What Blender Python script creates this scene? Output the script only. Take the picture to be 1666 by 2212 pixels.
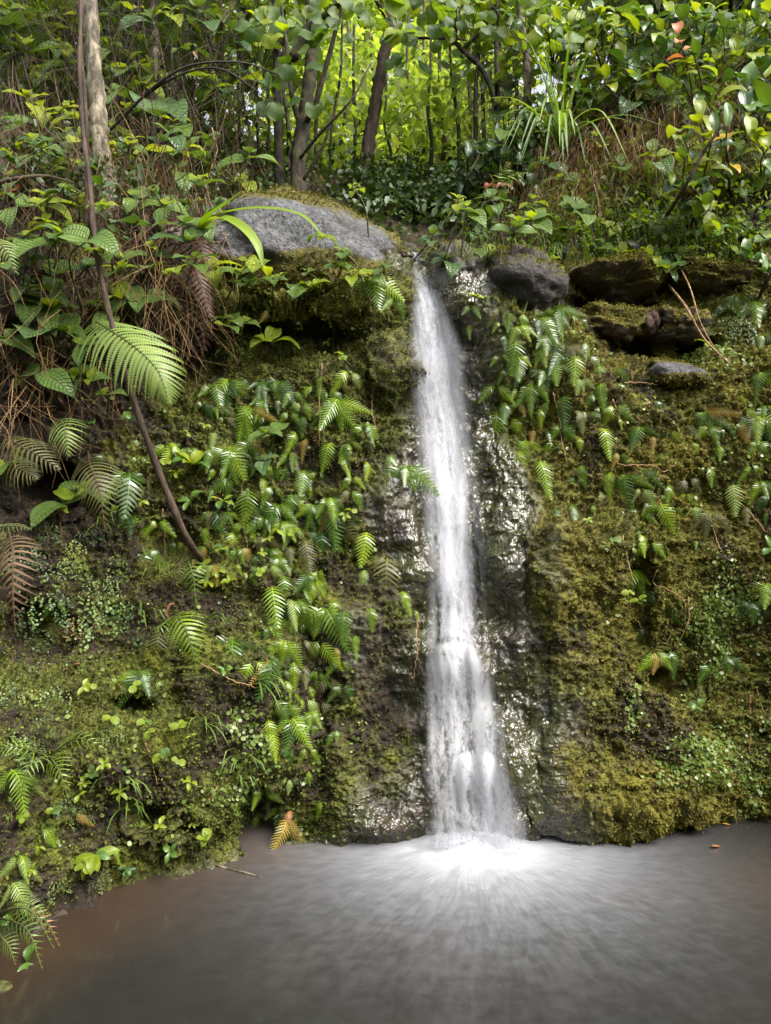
import bpy, math, random
import numpy as np
from mathutils import Vector, Matrix, Euler
from mathutils.bvhtree import BVHTree

scene = bpy.context.scene
for _o in list(bpy.data.objects):
    bpy.data.objects.remove(_o)
C = scene.collection
PI = math.pi
rnd = random.Random(7)

# ------------------------------------------------------------------ camera
EYE = 1.5
TAN = 0.72                       # half vertical field of view
cam_d = bpy.data.cameras.new('camera')
cam_d.sensor_fit = 'VERTICAL'
cam_d.sensor_height = 36.0
cam_d.lens = 18.0 / TAN
cam_d.clip_start = 0.05
cam_d.clip_end = 500.0
cam = bpy.data.objects.new('camera', cam_d)
cam.location = (0, 0, EYE)
cam.rotation_euler = (PI / 2, 0, 0)
C.objects.link(cam)
scene.camera = cam

# ------------------------------------------------------------------ sky, sun, exposure
SUN_ELEV, SUN_ROT = math.radians(50), math.radians(128)   # bright spot in thin cloud, behind the viewer
world = bpy.data.worlds.new('World')
scene.world = world
world.use_nodes = True
wn = world.node_tree
wn.nodes.clear()
sky = wn.nodes.new('ShaderNodeTexSky')
sky.sky_type = 'NISHITA'
sky.sun_disc = False
sky.sun_elevation = SUN_ELEV
sky.sun_rotation = SUN_ROT
sky.air_density = 1.0
sky.dust_density = 6.0
sky.ozone_density = 1.0
hsv = wn.nodes.new('ShaderNodeHueSaturation')            # thin white overcast: little blue left in it
hsv.inputs['Saturation'].default_value = 0.30
bg = wn.nodes.new('ShaderNodeBackground')
bg.inputs['Strength'].default_value = 0.15
wo = wn.nodes.new('ShaderNodeOutputWorld')
wn.links.new(sky.outputs[0], hsv.inputs['Color'])
wn.links.new(hsv.outputs[0], bg.inputs['Color'])
wn.links.new(bg.outputs[0], wo.inputs['Surface'])

sun_d = bpy.data.lights.new('sun', 'SUN')
sun_d.energy = 1.5
sun_d.angle = math.radians(40)
sun_d.color = (1.0, 0.95, 0.84)
sun = bpy.data.objects.new('sun', sun_d)
# the sky's rotation is measured from +Y towards +X
_sd = Vector((math.sin(SUN_ROT) * math.cos(SUN_ELEV), math.cos(SUN_ROT) * math.cos(SUN_ELEV), math.sin(SUN_ELEV)))
sun.rotation_euler = _sd.to_track_quat('Z', 'Y').to_euler()
C.objects.link(sun)

scene.view_settings.view_transform = 'Standard'
scene.view_settings.look = 'None'
scene.view_settings.gamma = 1.0
scene.view_settings.exposure = 1.5
scene.view_settings.use_curve_mapping = False
scene.cycles.max_bounces = 8
scene.cycles.diffuse_bounces = 3
scene.cycles.glossy_bounces = 3
scene.cycles.transmission_bounces = 4
scene.cycles.transparent_max_bounces = 12
scene.cycles.caustics_reflective = False
scene.cycles.caustics_refractive = False

# ------------------------------------------------------------------ helpers
K = TAN / 1106.0                 # survey unit: 1666 x 2212 sightings of the place -> metres at a distance


def P(u, v, d):
    return Vector(((u - 833) * K * d, d, EYE - (v - 1106) * K * d))


def px(n, d):
    return n * K * d


def tag(o, label=None, cat=None, group=None, kind=None):
    if label: o['label'] = label
    if cat: o['category'] = cat
    if group: o['group'] = group
    if kind: o['kind'] = kind
    return o


def mesh_np(name, V, F, uv=None, smooth=True, mats=None, attrs=None):
    """V (n,3) array, F list/array of tris or quads (same size) ; uv (n,2) per vertex"""
    me = bpy.data.meshes.new(name)
    V = np.asarray(V, np.float32)
    F = np.asarray(F, np.int32)
    k = F.shape[1]
    me.vertices.add(len(V)); me.vertices.foreach_set('co', V.ravel())
    me.loops.add(F.size); me.loops.foreach_set('vertex_index', F.ravel())
    me.polygons.add(len(F))
    me.polygons.foreach_set('loop_start', np.arange(0, F.size, k, dtype=np.int32))
    if smooth:
        me.polygons.foreach_set('use_smooth', np.ones(len(F), bool))
    me.update(calc_edges=True)
    if uv is not None:
        l = me.uv_layers.new(name='UVMap')
        l.data.foreach_set('uv', np.asarray(uv, np.float32)[F.ravel()].ravel())
    for nm, arr in (attrs or {}).items():
        a = me.attributes.new(nm, 'FLOAT', 'POINT')
        a.data.foreach_set('value', np.asarray(arr, np.float32))
    for m in (mats or []):
        me.materials.append(m)
    return me


class MB:
    """collects triangles/quads (as tris) with uv into one mesh"""
    def __init__(s):
        s.V, s.F, s.U = [], [], []

    def add(s, V, F, U=None):
        b = len(s.V)
        s.V += [tuple(v) for v in V]
        s.U += [tuple(x) for x in U] if U is not None else [(0.5, 0.5)] * len(V)
        for f in F:
            for i in range(1, len(f) - 1):
                s.F.append((b + f[0], b + f[i], b + f[i + 1]))

    def tube(s, pts, rad, n=6, cap=True, jit=0.0):
        pts = [Vector(p) for p in pts]
        V, U, F = [], [], []
        L = 0
        up = Vector((0.13, 0.31, 0.94))
        for i, p in enumerate(pts):
            t = (pts[min(i + 1, len(pts) - 1)] - pts[max(i - 1, 0)])
            t = t.normalized() if t.length > 1e-9 else Vector((0, 0, 1))
            a = t.cross(up)
            if a.length < 0.05: a = t.cross(Vector((1, 0, 0)))
            a.normalize(); b = t.cross(a)
            r = rad[i] if hasattr(rad, '__len__') else rad
            if i: L += (p - pts[i - 1]).length
            for k in range(n):
                q = 2 * PI * k / n
                rk = r * (1 + jit * (rnd.random() - .5)) if jit else r
                V.append(p + a * (rk * math.cos(q)) + b * (rk * math.sin(q))); U.append((k / n, L))
            if i:
                o = (i - 1) * n
                for k in range(n):
                    k2 = (k + 1) % n
                    F.append((o + k, o + k2, o + n + k2, o + n + k))
        if cap:
            F.append(tuple(range(n))[::-1]); F.append(tuple((len(pts) - 1) * n + k for k in range(n)))
        s.add(V, F, U)

    def mesh(s, name, mat, smooth=True):
        return mesh_np(name, np.array(s.V), np.array(s.F), np.array(s.U), smooth, [mat] if mat else None)


def obj(name, me, parent=None, loc=None, rot=None, scale=None, mat4=None):
    o = bpy.data.objects.new(name, me)
    C.objects.link(o)
    if parent is not None: o.parent = parent
    if mat4 is not None: o.matrix_basis = mat4
    else:
        if loc is not None: o.location = loc
        if rot is not None: o.rotation_euler = rot
        if scale is not None: o.scale = (scale, scale, scale) if not hasattr(scale, '__len__') else scale
    return o


def empty(name, loc, rot=None):
    o = bpy.data.objects.new(name, None)
    o.empty_display_size = 0.05
    C.objects.link(o)
    o.location = loc
    if rot is not None: o.rotation_euler = rot
    return o


def spline(pts, n):
    """Catmull-Rom through points, n samples"""
    P_ = [Vector(p) for p in pts]
    P_ = [P_[0] * 2 - P_[1]] + P_ + [P_[-1] * 2 - P_[-2]]
    m = len(P_) - 3
    out = []
    for i in range(n):
        t = i / (n - 1) * m
        k = min(int(t), m - 1); t -= k
        a, b, c, d = P_[k:k + 4]
        out.append(0.5 * ((2 * b) + (c - a) * t + (2 * a - 5 * b + 4 * c - d) * t * t + (3 * b - a - 3 * c + d) * t ** 3))
    return out


# value noise, vectorised
def _hash(ix, iy, iz, seed):
    h = (ix.astype(np.int64) * 374761393 + iy.astype(np.int64) * 668265263 + iz.astype(np.int64) * 2147483647 + seed * 1274126177) & 0xFFFFFFFF
    h = ((h ^ (h >> 13)) * 1274126177) & 0xFFFFFFFF
    h = (h ^ (h >> 16)) & 0xFFFFFFFF
    h = (h * 2246822519) & 0xFFFFFFFF
    h = h ^ (h >> 15)
    return h.astype(np.float64) / 4294967295.0 * 2 - 1


def vnoise(p, scale=1.0, seed=0):
    q = np.asarray(p, np.float64) * scale
    i = np.floor(q).astype(np.int64)
    f = q - i
    f = f * f * f * (f * (f * 6 - 15) + 10)
    r = 0
    for dx in (0, 1):
        wx = f[:, 0] if dx else 1 - f[:, 0]
        for dy in (0, 1):
            wy = f[:, 1] if dy else 1 - f[:, 1]
            for dz in (0, 1):
                wz = f[:, 2] if dz else 1 - f[:, 2]
                r = r + wx * wy * wz * _hash(i[:, 0] + dx, i[:, 1] + dy, i[:, 2] + dz, seed)
    return r


def fbm(p, scale, octv, seed=0, gain=0.5):
    r, a, s = 0, 1.0, scale
    for k in range(octv):
        r = r + a * vnoise(p, s, seed + k * 17)
        a *= gain; s *= 2.03
    return r


def sstep(a, b, x):
    t = np.clip((x - a) / (b - a), 0, 1)
    return t * t * (3 - 2 * t)


# ------------------------------------------------------------------ materials
class NT:
    def __init__(s, name):
        s.m = bpy.data.materials.new(name)
        s.m.use_nodes = True
        s.t = s.m.node_tree
        s.t.nodes.clear()
        s.out = s.t.nodes.new('ShaderNodeOutputMaterial')

    def n(s, typ, **kw):
        nd = s.t.nodes.new('ShaderNode' + typ)
        for k, v in kw.items(): setattr(nd, k, v)
        return nd

    def set(s, sock, v):
        if hasattr(v, 'is_output'): s.t.links.new(v, sock)
        elif isinstance(v, tuple) and len(v) == 3 and sock.type == 'RGBA': sock.default_value = (*v, 1)
        else: sock.default_value = v

    def math(s, op, a, b=0.0, c=0.0, clamp=False):
        nd = s.n('Math', operation=op, use_clamp=clamp)
        s.set(nd.inputs[0], a); s.set(nd.inputs[1], b); s.set(nd.inputs[2], c)
        return nd.outputs[0]

    def mix(s, f, a, b, blend='MIX'):
        nd = s.n('Mix', data_type='RGBA', blend_type=blend)
        s.set(nd.inputs['Factor'], f)
        s.set(nd.inputs[6], a); s.set(nd.inputs[7], b)
        return nd.outputs[2]

    def ramp(s, f, stops, interp='LINEAR'):
        nd = s.n('ValToRGB')
        cr = nd.color_ramp
        cr.interpolation = interp
        while len(cr.elements) < len(stops): cr.elements.new(0.5)
        for e, (p, c) in zip(cr.elements, stops):
            e.position = p
            e.color = (*c, 1) if hasattr(c, '__len__') else (c, c, c, 1)
        s.set(nd.inputs[0], f)
        return nd.outputs[0]

    def smooth(s, a, b, x):
        nd = s.n('MapRange', interpolation_type='SMOOTHSTEP')
        s.set(nd.inputs[0], x); s.set(nd.inputs[1], a); s.set(nd.inputs[2], b)
        return nd.outputs[0]

    def coord(s, which='Object'):
        return s.n('TexCoord').outputs[which]

    def mapping(s, vec, scale=(1, 1, 1), loc=(0, 0, 0), rot=(0, 0, 0)):
        nd = s.n('Mapping')
        s.set(nd.inputs[0], vec)
        nd.inputs['Location'].default_value = loc
        nd.inputs['Rotation'].default_value = rot
        nd.inputs['Scale'].default_value = scale
        return nd.outputs[0]

    def noise(s, vec, scale=5, detail=4, rough=0.55, dist=0.0):
        nd = s.n('TexNoise')
        s.set(nd.inputs['Vector'], vec)
        nd.inputs['Scale'].default_value = scale
        nd.inputs['Detail'].default_value = detail
        nd.inputs['Roughness'].default_value = rough
        nd.inputs['Distortion'].default_value = dist
        return nd.outputs[0]

    def voronoi(s, vec, scale=5, feature='F1', out=0, rnd_=1.0):
        nd = s.n('TexVoronoi', feature=feature)
        s.set(nd.inputs['Vector'], vec)
        nd.inputs['Scale'].default_value = scale
        nd.inputs['Randomness'].default_value = rnd_
        return nd.outputs[out]

    def attr(s, name):
        return s.n('Attribute', attribute_name=name).outputs['Fac']

    def bump(s, h, strength=0.5, dist=0.01, normal=None):
        nd = s.n('Bump')
        nd.inputs['Strength'].default_value = strength
        s.set(nd.inputs['Distance'], dist)
        s.set(nd.inputs['Height'], h)
        if normal is not None: s.set(nd.inputs['Normal'], normal)
        return nd.outputs[0]

    def principled(s, col, rough=0.5, normal=None, spec=0.5, **kw):
        nd = s.n('BsdfPrincipled')
        s.set(nd.inputs['Base Color'], col)
        s.set(nd.inputs['Roughness'], rough)
        s.set(nd.inputs['Specular IOR Level'], spec)
        if normal is not None: s.set(nd.inputs['Normal'], normal)
        for k, v in kw.items(): s.set(nd.inputs[k], v)
        return nd.outputs[0]

    def mixsh(s, f, a, b):
        nd = s.n('MixShader')
        s.set(nd.inputs[0], f); s.set(nd.inputs[1], a); s.set(nd.inputs[2], b)
        return nd.outputs[0]

    def done(s, sh):
        s.t.links.new(sh, s.out.inputs['Surface'])
        return s.m


def leaf_mat(name, c1, c2, rough=0.38, tr=0.35, style='plain', island=False, tint=(1.35, 1.3, 0.35), spec=0.5, blotch=None):
    t = NT(name)
    r = t.n('NewGeometry').outputs['Random Per Island'] if island else t.n('ObjectInfo').outputs['Random']
    col = t.mix(r, c1, c2)
    uv = t.n('UVMap').outputs[0]
    sep = t.n('SeparateXYZ'); t.set(sep.inputs[0], uv)
    x, y = sep.outputs[0], sep.outputs[1]
    nrm = None
    mid = t.math('ABSOLUTE', t.math('SUBTRACT', x, 0.5))
    if style == 'ribbed':                    # long curved veins with fine cross ribs, quilted
        ux = t.math('MULTIPLY', x, 4.0)
        dv = t.math('ABSOLUTE', t.math('SUBTRACT', ux, t.math('ROUND', ux)))
        vein = t.math('SUBTRACT', 1.0, t.smooth(0.0, 0.16, dv))
        cy = t.math('ADD', t.math('MULTIPLY', y, 12.0), t.math('MULTIPLY', mid, -4.0))
        dc = t.math('ABSOLUTE', t.math('SUBTRACT', cy, t.math('ROUND', cy)))
        rib = t.math('SUBTRACT', 1.0, t.smooth(0.0, 0.28, dc))
        h = t.math('MAXIMUM', vein, t.math('MULTIPLY', rib, 0.7))
        col = t.mix(t.math('MULTIPLY', vein, 0.35), col, (c2[0] * 1.5, c2[1] * 1.4, c2[2] * 1.3))
        col = t.mix(t.math('MULTIPLY', rib, 0.45), col, (c1[0] * .35, c1[1] * .4, c1[2] * .4))
        nrm = t.bump(t.math('SUBTRACT', 1.0, h), 0.9, 0.006)
    elif style == 'plain':
        vein = t.math('SUBTRACT', 1.0, t.smooth(0.0, 0.04, mid))
        cy = t.math('ADD', t.math('MULTIPLY', y, 9.0), t.math('MULTIPLY', mid, -5.0))
        dc = t.math('ABSOLUTE', t.math('SUBTRACT', cy, t.math('ROUND', cy)))
        rib = t.math('SUBTRACT', 1.0, t.smooth(0.0, 0.12, dc))
        col = t.mix(t.math('MULTIPLY', t.math('MAXIMUM', vein, t.math('MULTIPLY', rib, .4)), 0.4), col, (c2[0] * 1.6, c2[1] * 1.5, c2[2] * 1.6))
        nrm = t.bump(t.math('ADD', vein, rib), 0.25, 0.002)
    elif style == 'frond':                   # u: distance from the midrib
        col = t.mix(t.math('MULTIPLY', t.math('SUBTRACT', 1.0, t.smooth(0.0, 0.12, x)), 0.5), col, (c2[0] * 1.7, c2[1] * 1.5, c2[2] * 1.4))
        nrm = t.bump(t.noise(t.coord('Object'), 90, 2), 0.15, 0.002)
    elif style == 'strap':
        sx = t.math('MULTIPLY', x, 9.0)
        dv = t.math('ABSOLUTE', t.math('SUBTRACT', sx, t.math('ROUND', sx)))
        col = t.mix(t.math('MULTIPLY', t.smooth(0.2, 0.5, dv), 0.35), col, (c2[0] * 1.4, c2[1] * 1.35, c2[2] * 1.2))
        nrm = t.bump(dv, 0.3, 0.003)
    if blotch is not None:
        nz = t.noise(t.coord('Object'), 26, 3, 0.6)
        col = t.mix(t.math('MULTIPLY', t.smooth(0.56, 0.68, nz), 0.8), col, blotch)
    p = t.principled(col, rough, nrm, spec)
    tl = t.n('BsdfTranslucent')
    t.set(tl.inputs['Color'], t.mix(1.0, col, tint, 'MULTIPLY'))
    return t.done(t.mixsh(tr, p, tl.outputs[0]))


# ferns
M = {}
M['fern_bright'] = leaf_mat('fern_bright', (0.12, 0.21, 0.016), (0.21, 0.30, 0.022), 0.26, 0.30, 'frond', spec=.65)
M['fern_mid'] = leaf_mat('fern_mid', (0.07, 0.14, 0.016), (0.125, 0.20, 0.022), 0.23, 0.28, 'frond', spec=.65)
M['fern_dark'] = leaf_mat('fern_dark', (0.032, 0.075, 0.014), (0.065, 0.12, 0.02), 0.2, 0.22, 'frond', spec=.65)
M['fern_olive'] = leaf_mat('fern_olive', (0.08, 0.085, 0.028), (0.13, 0.13, 0.04), 0.45, 0.28, 'frond')
M['fern_pale'] = leaf_mat('fern_pale', (0.16, 0.24, 0.055), (0.22, 0.29, 0.07), 0.42, 0.33, 'frond')
M['fern_tan'] = leaf_mat('fern_tan', (0.22, 0.14, 0.035), (0.28, 0.22, 0.04), 0.5, 0.3, 'frond', tint=(1.2, 1, .5))
M['fern_salmon'] = leaf_mat('fern_salmon', (0.42, 0.17, 0.08), (0.48, 0.23, 0.11), 0.5, 0.3, 'frond', tint=(1.2, 1, .6))
M['fern_dead'] = leaf_mat('fern_dead', (0.10, 0.055, 0.03), (0.16, 0.10, 0.05), 0.7, 0.15, 'frond', tint=(1.1, .9, .6))
M['fern_red'] = leaf_mat('fern_red', (0.045, 0.018, 0.013), (0.085, 0.035, 0.022), 0.55, 0.1, 'frond', tint=(1.1, .8, .6))
M['maiden'] = leaf_mat('maidenhair', (0.10, 0.17, 0.045), (0.16, 0.23, 0.05), 0.45, 0.33, 'none', True)
M['maiden_dark'] = leaf_mat('maidenhair_dark', (0.045, 0.09, 0.032), (0.085, 0.135, 0.04), 0.42, 0.3, 'none', True)
M['maiden_yellow'] = leaf_mat('maidenhair_yellow', (0.2, 0.25, 0.05), (0.26, 0.29, 0.055), 0.45, 0.35, 'none', True)
M['maiden_brown'] = leaf_mat('maidenhair_brown', (0.17, 0.11, 0.03), (0.2, 0.15, 0.035), 0.5, 0.3, 'none', True)
# shrubs
M['rib_green'] = leaf_mat('ribbed_green', (0.08, 0.15, 0.03), (0.14, 0.22, 0.04), 0.33, 0.32, 'ribbed')
M['rib_blue'] = leaf_mat('ribbed_bluish', (0.055, 0.11, 0.035), (0.09, 0.155, 0.05), 0.27, 0.28, 'ribbed')
M['rib_lime'] = leaf_mat('ribbed_lime', (0.22, 0.32, 0.02), (0.34, 0.40, 0.03), 0.42, 0.42, 'ribbed')
M['gloss_green'] = leaf_mat('glossy_green', (0.05, 0.115, 0.022), (0.10, 0.175, 0.03), 0.2, 0.27, 'plain')
M['gloss_dark'] = leaf_mat('glossy_dark', (0.022, 0.06, 0.018), (0.045, 0.09, 0.025), 0.2, 0.22, 'plain')
M['gloss_lime'] = leaf_mat('glossy_lime', (0.17, 0.25, 0.018), (0.25, 0.31, 0.025), 0.3, 0.42, 'plain', blotch=(0.30, 0.22, .02))
M['gloss_yellow'] = leaf_mat('glossy_yellow', (0.55, 0.36, 0.015), (0.6, 0.42, 0.02), 0.35, 0.35, 'plain', tint=(1.2, 1.1, .4), blotch=(.4, .2, .02))
M['gloss_orange'] = leaf_mat('glossy_orange', (0.42, 0.15, 0.06), (0.5, 0.22, 0.08), 0.35, 0.35, 'plain', tint=(1.2, .9, .6))
M['gloss_red'] = leaf_mat('glossy_red', (0.30, 0.08, 0.06), (0.40, 0.15, 0.11), 0.35, 0.35, 'plain', tint=(1.2, .8, .6))
M['round_green'] = leaf_mat('round_green', (0.055, 0.115, 0.025), (0.115, 0.18, 0.03), 0.5, 0.5, 'plain', tint=(1.7, 1.6, .3))
M['round_lime'] = leaf_mat('round_lime', (0.16, 0.24, 0.02), (0.24, 0.3, 0.025), 0.5, 0.5, 'plain', tint=(1.6, 1.5, .3))
M['strap'] = leaf_mat('strap_leaf', (0.12, 0.22, 0.02), (0.20, 0.29, 0.025), 0.36, 0.38, 'strap')
M['strap_dark'] = leaf_mat('strap_leaf_dark', (0.06, 0.13, 0.025), (0.12, 0.19, 0.03), 0.36, 0.35, 'strap')
M['grass'] = leaf_mat('grass_blade', (0.07, 0.13, 0.02), (0.13, 0.2, 0.03), 0.45, 0.35, 'none', True)
M['dry_grass'] = leaf_mat('dry_grass', (0.09, 0.055, 0.026), (0.22, 0.15, 0.075), 0.7, 0.3, 'none', True, tint=(1.2, 1, .6))
M['dead_leaf'] = leaf_mat('dead_leaf', (0.16, 0.08, 0.04), (0.26, 0.15, 0.07), 0.6, 0.25, 'plain', tint=(1.1, .9, .6))
M['dead_dark'] = leaf_mat('dead_dark', (0.03, 0.02, 0.017), (0.05, 0.032, 0.025), 0.4, 0.1, 'plain', tint=(1.1, .9, .6))
# masses (one mesh, colour per leaf)
M['sunlit_tone_leaves'] = leaf_mat('sunlit_tone_leaves', (0.14, 0.22, 0.04), (0.45, 0.50, 0.12), 0.6, 0.55, 'none', True, tint=(1.5, 1.6, .6))  # sunlit glow of the forest gap is put into this leaf colour
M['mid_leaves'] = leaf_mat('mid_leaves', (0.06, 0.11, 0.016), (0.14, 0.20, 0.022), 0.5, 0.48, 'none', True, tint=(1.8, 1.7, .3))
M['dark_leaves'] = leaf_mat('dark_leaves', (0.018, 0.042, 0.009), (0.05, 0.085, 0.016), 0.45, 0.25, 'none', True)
M['tiny_leaves'] = leaf_mat('tiny_leaves', (0.09, 0.15, 0.025), (0.20, 0.26, 0.06), 0.35, 0.3, 'none', True)


def bark_mat(name, c1, c2, moss=None, rough=0.75, scale=18, mlo=.5, mhi=.65):
    t = NT(name)
    co = t.coord('Object')
    a = t.noise(t.mapping(co, (1, 1, 0.3)), scale, 6, 0.65)
    col = t.mix(t.smooth(0.35, 0.65, a), c1, c2)
    if moss is not None:
        b = t.noise(co, 7, 5, 0.65)
        col = t.mix(t.smooth(mlo, mhi, b), col, moss)
    n = t.bump(a, 1.0, 0.022)
    return t.done(t.principled(col, rough, n, 0.3))


M['bark_dark'] = bark_mat('bark_dark', (0.014, 0.010, 0.008), (0.045, 0.033, 0.026), (0.055, 0.055, 0.016))
M['bark_moss'] = bark_mat('bark_mossy', (0.014, 0.010, 0.008), (0.04, 0.03, 0.02), (0.06, 0.055, 0.014), mlo=.48, mhi=.62, scale=30)
M['bark_brown'] = bark_mat('bark_brown', (0.03, 0.018, 0.013), (0.085, 0.055, 0.038), (0.07, 0.06, 0.025), mlo=.58, mhi=.7)
M['bark_pale'] = bark_mat('bark_pale', (0.04, 0.032, 0.022), (0.27, 0.23, 0.16), (0.06, 0.05, 0.025), scale=22, mlo=.5, mhi=.6)
M['bark_white'] = bark_mat('bark_white', (0.3, 0.28, 0.26), (0.55, 0.53, 0.5), None, scale=9)
M['stem_green'] = bark_mat('stem_green', (0.06, 0.09, 0.02), (0.12, 0.12, 0.04), None, 0.6, 40)
M['stem_brown'] = bark_mat('stem_brown', (0.06, 0.035, 0.022), (0.12, 0.075, 0.045), None, 0.7, 40)
M['stem_dark'] = bark_mat('stem_dark', (0.02, 0.013, 0.011), (0.045, 0.03, 0.026), None, 0.6, 60)
M['root_tan'] = bark_mat('root_tan', (0.20, 0.11, 0.05), (0.34, 0.22, 0.10), None, 0.7, 40)


def cliff_nodes(t):
    """colour, wetness and bump of mossy and wet rock; shared by wall and moss tufts"""
    co = t.coord('Object')
    moss, wet, gold = t.attr('moss'), t.attr('wet'), t.attr('gold')
    n1 = t.noise(co, 2.2, 5, 0.6, 0.4)
    n2 = t.noise(co, 9, 6, 0.65, 0.3)
    n3 = t.noise(co, 60, 4, 0.7)
    n4 = t.noise(t.mapping(co, loc=(3, 7, 1)), 4.5, 5, 0.65)
    soil = t.mix(t.smooth(.3, .7, n2), (0.012, 0.009, 0.006), (0.05, 0.035, 0.021))
    soil = t.mix(t.smooth(.55, .8, n3), soil, (0.085, 0.06, 0.038))
    green = t.mix(t.smooth(.3, .72, n2), (0.024, 0.032, 0.005), (0.085, 0.098, 0.011))
    golden = t.mix(t.smooth(.28, .72, n2), (0.055, 0.040, 0.008), (0.20, 0.165, 0.018))
    mc = t.mix(t.math('MULTIPLY', gold, t.smooth(.25, .6, n1), clamp=True), green, golden)
    mc = t.mix(t.math('MULTIPLY', t.smooth(.56, .74, n4), 0.75), mc, (0.20, 0.215, 0.02))
    mc = t.mix(t.math('MULTIPLY', t.smooth(.42, .75, n3), 0.55), mc, (0.19, 0.19, 0.03))
    mc = t.mix(t.math('MULTIPLY', t.smooth(.52, .36, n3), 0.7), mc, (0.014, 0.014, 0.004))
    mf = t.math('ADD', moss, t.math('MULTIPLY', t.math('SUBTRACT', n4, 0.5), 1.7))
    mf = t.math('ADD', mf, t.math('MULTIPLY', t.math('SUBTRACT', n3, 0.5), 0.7))
    mf = t.smooth(.34, .62, mf)
    col = t.mix(mf, soil, mc)
    rock = t.mix(t.smooth(.35, .65, n2), (0.012, 0.009, 0.007), (0.052, 0.038, 0.027))
    rock = t.mix(t.math('MULTIPLY', t.smooth(.5, .72, n4), .5), rock, (0.045, 0.05, 0.02))
    n5 = t.noise(t.mapping(co, (1, 1, .6), (5, 2, 8)), 3.3, 6, 0.68, .8)
    rock = t.mix(t.math('MULTIPLY', t.smooth(.42, .62, n5), .85), rock, (0.042, 0.046, 0.013))
    rock = t.mix(t.math('MULTIPLY', t.smooth(.6, .75, n4), .6), rock, (0.07, 0.035, 0.024))
    wf = t.math('ADD', wet, t.math('MULTIPLY', t.math('SUBTRACT', n2, 0.5), 0.6))
    wf = t.math('ADD', wf, t.math('MULTIPLY', t.math('SUBTRACT', n5, 0.5), 1.5))
    wf = t.smooth(.18, .70, wf)
    col = t.mix(wf, col, rock)
    return co, col, mf, wf, n2, n3


t = NT('mossy_cliff')
co, col, mf, wf, n2, n3 = cliff_nodes(t)
vd = t.n('TexVoronoi', feature='SMOOTH_F1')
t.set(vd.inputs['Vector'], t.mapping(co, (1, 1, 0.8))); vd.inputs['Scale'].default_value = 68; vd.inputs['Smoothness'].default_value = .35
dome = t.math('SUBTRACT', 1.0, vd.outputs['Distance'])
und = t.noise(t.mapping(co, (1, 1, .8)), 10, 3, .55, .5)
mid_ = t.noise(co, 40, 3, .6)
fine = t.noise(co, 150, 3, 0.6)
mossh = t.math('ADD', t.math('MULTIPLY', mid_, .5), t.math('MULTIPLY', fine, .45))
weth = t.math('ADD', t.math('MULTIPLY', dome, .20), t.math('MULTIPLY', und, 1.3))
mxh = t.n('Mix', data_type='FLOAT'); t.set(mxh.inputs[0], wf); t.set(mxh.inputs[2], mossh); t.set(mxh.inputs[3], weth)
nrm = t.bump(mxh.outputs[0], 1.0, .022)
rgh = t.math('MULTIPLY_ADD', wf, -0.53, 0.80)
M['cliff'] = t.done(t.principled(col, rgh, nrm, t.math('MULTIPLY_ADD', wf, 0.45, 0.3)))

t = NT('moss_tufts')
co, col, mf, wf, n2, n3 = cliff_nodes(t)
rr = t.n('NewGeometry').outputs['Random Per Island']
col = t.mix(t.math('MULTIPLY', t.math('POWER', rr, 4.0), .8), col, (0.20, 0.20, 0.028))
p = t.principled(col, 0.7, None, 0.25)
tl = t.n('BsdfTranslucent'); t.set(tl.inputs['Color'], t.mix(1.0, col, (1.3, 1.3, .5), 'MULTIPLY'))
M['moss'] = t.done(t.mixsh(0.25, p, tl.outputs[0]))

t = NT('leaf_litter_soil')
co = t.coord('Object')
n1 = t.noise(co, 3, 6, 0.65); n2 = t.noise(co, 25, 5, 0.7)
col = t.mix(t.smooth(.35, .65, n2), (0.016, 0.011, 0.008), (0.06, 0.04, 0.024))
col = t.mix(t.math('MULTIPLY', t.smooth(.44, .62, n1), .8), col, t.mix(t.smooth(.35, .65, n2), (0.03, 0.028, 0.006), (0.12, 0.11, 0.016)))
M['soil'] = t.done(t.principled(col, 0.85, t.bump(n2, 0.9, 0.03), 0.25))


def rock_mat(name, c1, c2, mosscol, rough, up=0.35, pebble=30, streak=False, wetspec=.4, mossamt=.5, bd=.03):
    t = NT(name)
    co = t.coord('Object')
    n1 = t.noise(co, 5, 5, 0.62)
    n2 = t.noise(t.mapping(co, (1, 1, 2.2)) if streak else co, pebble, 5, 0.68)
    n3 = t.noise(co, 14, 5, .65)
    col = t.mix(t.smooth(.3, .7, n2), c1, c2)
    col = t.mix(t.math('MULTIPLY', t.smooth(.62, .75, n2), .5), col, (c2[0] * 1.8, c2[1] * 1.8, c2[2] * 1.8))
    col = t.mix(t.math('MULTIPLY', t.smooth(.5, .66, n1), .6), col, (c1[0] * .9, c1[1] * .85, c1[2] * .7))
    m = t.attr('mossy')
    f = t.smooth(.42, .6, t.math('ADD', t.math('MULTIPLY', m, mossamt), t.math('MULTIPLY', n3, .62)))
    mossc = t.mix(t.smooth(.35, .65, n2), (mosscol[0] * .35, mosscol[1] * .35, mosscol[2] * .4), mosscol)
    col = t.mix(f, col, mossc)
    n = t.bump(n2, 1.0, bd)
    return t.done(t.principled(col, t.math('MULTIPLY_ADD', f, 0.85 - rough, rough), n, wetspec))


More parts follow.
